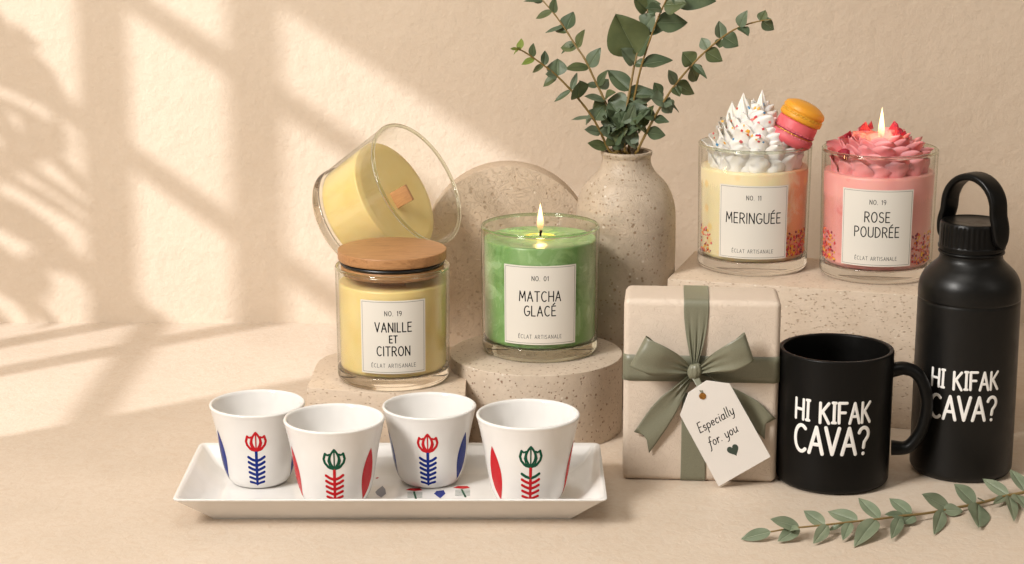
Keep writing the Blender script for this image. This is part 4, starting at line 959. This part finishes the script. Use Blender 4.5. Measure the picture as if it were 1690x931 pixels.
# knot
mb = MB(); rows = []
for i in range(13):
    f_ = -pi/2+pi*i/12; rows.append([kn+Vector((.47*cos(a)*(cos(f_)**.35 if cos(f_) > 0 else 0)*(.94+.06*cos(4*f_)), -.2+.36*sin(a)*max(cos(f_), 0)**.5-.025*cos(a*9), .47*sin(f_)+.05*cos(a))) for a in [2*pi*k/40 for k in range(40)]])
mb.grid(rows, True); mb.build('knot', 'satin', rg, sharp=80)
mb = MB(); strip(mb, [kn+Vector((.05, -.35, -.35)), pg(1154, 636, 1.25), pg(1158, 648, 1.50)], [Vector((.26, 0, 0)), Vector((.20, 0, 0)), Vector((.08, 0, 0))], 6)
solid(mb.build('tag_tie', 'satin', rg), .014)
# tag: hangs from the bow, its own thing
TGW = 1.42
tpx = [(1166, 628), (1204, 633), (1272, 754), (1186, 803), (1122, 685), (1136, 648)]
def wdep(px, py): return 1.42-.0016*(py-650)
T3 = [pg(x, y, wdep(x, y)) for x, y in tpx]
hole = pg(1159.6, 653.7, wdep(0, 654))
RG = Matrix.Rotation(GA, 3, 'Z')
rtg = thing('gift_tag', gc+RG @ hole, 'white card tag tied to the gift, reading Especially for you with a heart', 'gift tag', face=False); rtg.rotation_euler = (0, 0, GA)
ux = (T3[2]-T3[3]).normalized(); uy0 = (T3[1]-T3[2]).normalized(); nz = ux.cross(uy0).normalized()
if nz.y > 0: nz = -nz
uy = nz.cross(ux).normalized()
def tl(p): d = p-hole; return (d.dot(ux), d.dot(uy))
def tf(u_, v_, h): return ux*u_+uy*v_+nz*h
poly = [tl(p) for p in T3]
mb = MB(); bmx = Matrix((ux, uy, nz)).transposed().to_4x4(); prism(mb, poly[::-1], -.035, .0, .012, T=bmx, seg=1)
card = mb.build('card', 'card', rtg, sharp=25)
mb = MB(); rows = [[tf((.17+.055*cos(f_))*cos(a), (.17+.055*cos(f_))*sin(a), .02+.035*sin(f_)) for a in [2*pi*k/32 for k in range(32)]] for f_ in [2*pi*k/8 for k in range(8)]]
mb.grid(rows, True, True); mb.add([tf(.16*cos(2*pi*k/24), .16*sin(2*pi*k/24), .012) for k in range(24)], [tuple(range(24))]); mb.build('eyelet', 'brass', rtg)
mb = MB()
def tput(s, hh, px, py, sw, **kw):
    c = tl(pg(px, py, 1.4))
    for pl in text(s, hh, slant=.22, **kw)[0]:
        stroke(mb, [(x+c[0], y+c[1]) for x, y in pl], sw, lambda a_, b_, h: tf(a_, b_, h+.004), .006, step=.05)
tput('Especially', .66, 1184, 699, .062, track=.13, wx=.82); tput('for. you', .66, 1195.5, 726, .062, track=.13, wx=.82)
mb.build('lettering', 'ink', card)
hc = tl(pg(1210.5, 744, 1.4)); mb = MB(); hp = []
for k in range(48):
    a = 2*pi*k/48; hp.append((.30*sin(a)**3*1.25, .022*(13*cos(a)-5*cos(2*a)-2*cos(3*a)-cos(4*a))*1.25))
hr = radians(-4)
mb.add([tf(hc[0], hc[1], .012)]+[tf(hc[0]+x*cos(hr)-y*sin(hr), hc[1]+x*sin(hr)+y*cos(hr), .006) for x, y in hp], [(0, i+1, (i+1) % 48+1) for i in range(48)])
plain('heart_green', (.035, .055, .04), .5); mb.build('heart', 'heart_green', card)

# ------------------------------------------------------------------ mug
MY = 126.6; mr = PY(1380.5, 573, MY); dist = MY*cos(PITCH)+(CAM_H-mr.z)*sin(PITCH); MR = 94.5*dist/FPX; MH = mr.z
rm = thing('mug', (mr.x, MY, 0), 'matte black mug with white lettering standing beside the gift', 'mug')
mo = [(MR*.93, 0), (MR*.965, .05), (MR*.985, .3), (MR*.99, 1), (MR, MH-.1)]
mb = MB(); mb.lathe(round_profile([(0, .12), (MR*.72, .12), (MR*.78, 0), (MR*.88, 0, .2), (MR*.985, .22, .3), (MR*.99, 1.4), (MR, MH-.0, .12), (MR-.3, MH, .12), (MR-.34, MH-.8), (MR-.36, 1.0, .4), (MR-1.0, .55, .4), (0, .5)], .1, 5), 128)
mbody = mb.build('mug_body', 'black_ceramic', rm, sharp=60)
rot = atan2(mr.x, MY)
def mloc(px, py):   # point in the mug's frame in the plane through its axis facing the camera
    p = PY(px, py, MY)-Vector((mr.x, MY, 0)); return Vector((p.x/cos(rot), 0, p.z))
hpx = [(1468, 607), (1489, 603), (1508, 610), (1520, 630), (1525, 660), (1518, 697), (1504, 722), (1490, 733), (1468, 734)]
hp_ = catmull([mloc(*p) for p in hpx], 8); rows = []
for i, p in enumerate(hp_):
    t = (hp_[min(i+1, len(hp_)-1)]-hp_[max(i-1, 0)]).normalized(); nr = Vector((t.z, 0, -t.x)); fl_ = 1+.22*(abs(2*i/(len(hp_)-1)-1)**5)
    rows.append([p+nr*(.40*fl_*cos(a))*(1)+Vector((0, 1, 0))*(.52*fl_*sin(a)) for a in [2*pi*k/20 for k in range(20)]])
mb = MB(); mb.grid(rows, True); mb.build('handle', 'black_ceramic', rm, sharp=80)
def hello(parent, prof, phi, scale, zc1, zc2, du=0):
    f = wrap(prof, phi, .004); mb = MB(); rn = random.Random(5)
    l1, _ = text('H| K|FAK', 1.36*scale, .155, .93, jit=.025, rnd=rn); l2, _ = text('CAVA?', 1.80*scale, .12, .98, jit=.02, rnd=rn)
    for pl in l1: stroke(mb, [(x+du, y+zc1-.72*scale) for x, y in pl], .20*scale, f, .012)
    for pl in l2: stroke(mb, [(x+du, y+zc2-.93*scale) for x, y in pl], .245*scale, f, .012)
    return mb.build('lettering', 'ink_white', parent)
hello(mbody, mo, radians(-1.5), .95, 5.52, 3.66)

# ------------------------------------------------------------------ bottle
BYY = 128.6; bt = PY(1606, 364, BYY); BX = bt.x
rb = thing('water_bottle', (BX, BYY, 0), 'tall matte black bottle with a loop cap and white lettering behind the mug', 'bottle')
def bz(py): return PY(1600, py, BYY).z
def br(hw_, py): z = bz(py); return hw_*(BYY*cos(PITCH)+(CAM_H-z)*sin(PITCH))/FPX
body = [(0, .1), (2.6, .1), (2.7, 0), (3.0, 0, .2), (br(83, 740), .35, .3), (br(83.5, 650), bz(650)), (br(83.5, 492), bz(494))]
z1 = bz(490); body += [(br(83.5, 490)-.035, z1-.02, .01), (br(83.5, 490)-.035, z1+.02, .01), (br(83.5, 490), z1+.06, .01)]
sh = catmull([(br(h, y), bz(y), 0) for h, y in ((83.5, 486), (83.3, 474), (81.5, 462), (76.5, 451), (68.5, 441.5), (60, 434), (54, 428), (51.5, 422), (51, 414))], 5)
prof = round_profile(body, .08, 4)+[(p.x, p.y) for p in sh]+[(br(51, 405), bz(405)), (br(40, 405), bz(404)), (0, bz(404))]
mb = MB(); mb.lathe(prof, 128); bb = mb.build('bottle_body', 'black_metal', rb, sharp=50)
bprof = [(br(83, 740), .35), (br(83.5, 650), bz(650)), (br(83.5, 492), bz(492))]
cz0, cz1 = bz(409), bz(364); CR = br(55, 385)
mb = MB(); mb.lathe([(CR*.93+.13*cos(radians(a)), bz(414)+.12*sin(radians(a))) for a in range(0, 360, 30)], 96, closed=True); mb.build('neck_ring', 'black_plastic', rb)
mb = MB(); seg = 240; rows = []
for r_, z_, kn_ in ((0, cz0, 0), (CR*.9, cz0, 0), (CR*1.0, cz0+.06, 0), (CR*1.005, cz0+.22, 0), (CR*.985, cz0+.27, 0), (CR*.98, cz0+.34, .5), (CR*.975, cz0+.8, 1), (CR*.97, cz1-.35, 1), (CR*.965, cz1-.18, .4), (CR*.955, cz1-.1, 0), (CR*.93, cz1, 0), (CR*.88, cz1+.02, 0), (CR*.84, cz1-.05, 0), (CR*.4, cz1-.06, 0), (0, cz1-.06, 0)):
    row = []
    for k in range(seg):
        a = 2*pi*k/seg; g = .022*kn_*(1 if (k % 6) < 3 else -1)*(1 if -1.2 < ((a+pi) % (2*pi)-pi) < .45 else 0); rr = max(r_+g, 1e-4); row.append(Vector((rr*sin(a), -rr*cos(a), z_)))
    rows.append(row)
mb.grid(rows, True); cap = mb.build('cap', 'black_plastic', rb, sharp=40)
# loop handle: a wide strap arching over the cap, turned a little
ha = radians(-38); lz = cz1; LR = 1.72; LRc = LR
pth = []
topz = bz(291)
half = 1.93
arc_c = topz-half
for z in (cz0+.35, cz0+.8, cz1-.3, cz1+.1): pth.append((CR+.02, z))
pth = [(CR+.09, cz0+.28), (CR+.10, cz0+.9), (CR+.02, cz1-.1), (half+.05, cz1+.5)]
pth += [(half*cos(radians(a)), arc_c+half*sin(radians(a))) for a in range(0, 181, 10)]
pth += [(-half-.05, cz1+.5), (-CR-.02, cz1-.1), (-CR-.10, cz0+.9), (-CR-.09, cz0+.28)]
cc = catmull([(x, 0, z) for x, z in pth], 4); rows = []; Rz = Matrix.Rotation(ha, 3, 'Z'); N_ = len(cc)
for i, p in enumerate(cc):
    t = (cc[min(i+1, N_-1)]-cc[max(i-1, 0)]).normalized(); nr = Vector((t.z, 0, -t.x))
    if nr.dot(Vector((p.x, 0, p.z-arc_c+.01))) < 0: nr = -nr
    end = min(i, N_-1-i)/8; wd = .74 if end >= 1 else .74*sqrt(max(.02, 1-(1-end)**2)); tk = .25
    row = []
    for k in range(20):
        a = 2*pi*k/20; ca = cos(a); sa = sin(a); row.append(Rz @ (p+nr*(tk*(abs(ca)**.5)*(1 if ca > 0 else -1))+Vector((0, 1, 0))*(wd*(abs(sa)**.5)*(1 if sa > 0 else -1))))
    rows.append(row)
mb = MB(); mb.grid([[sum(rows[0], Vector())/20]*20]+rows+[[sum(rows[-1], Vector())/20]*20], True)
lp = mb.build('loop_handle', 'black_plastic', rb, sharp=60)
for sg in (-1, 1):
    mb = MB(); T = Matrix.Rotation(ha, 4, 'Z') @ Matrix.Translation((sg*(CR+.2), 0, cz0+.75)) @ Matrix.Rotation(sg*pi/2, 4, 'Y')
    mb.lathe([(.21, .04), (.2, .10), (.14, .10), (.13, .05), (0, .05)], 32, T=T); mb.build('pivot', 'black_plastic', lp)
hello(bb, bprof, radians(1.0), .84, bz(606), bz(651), -.05)
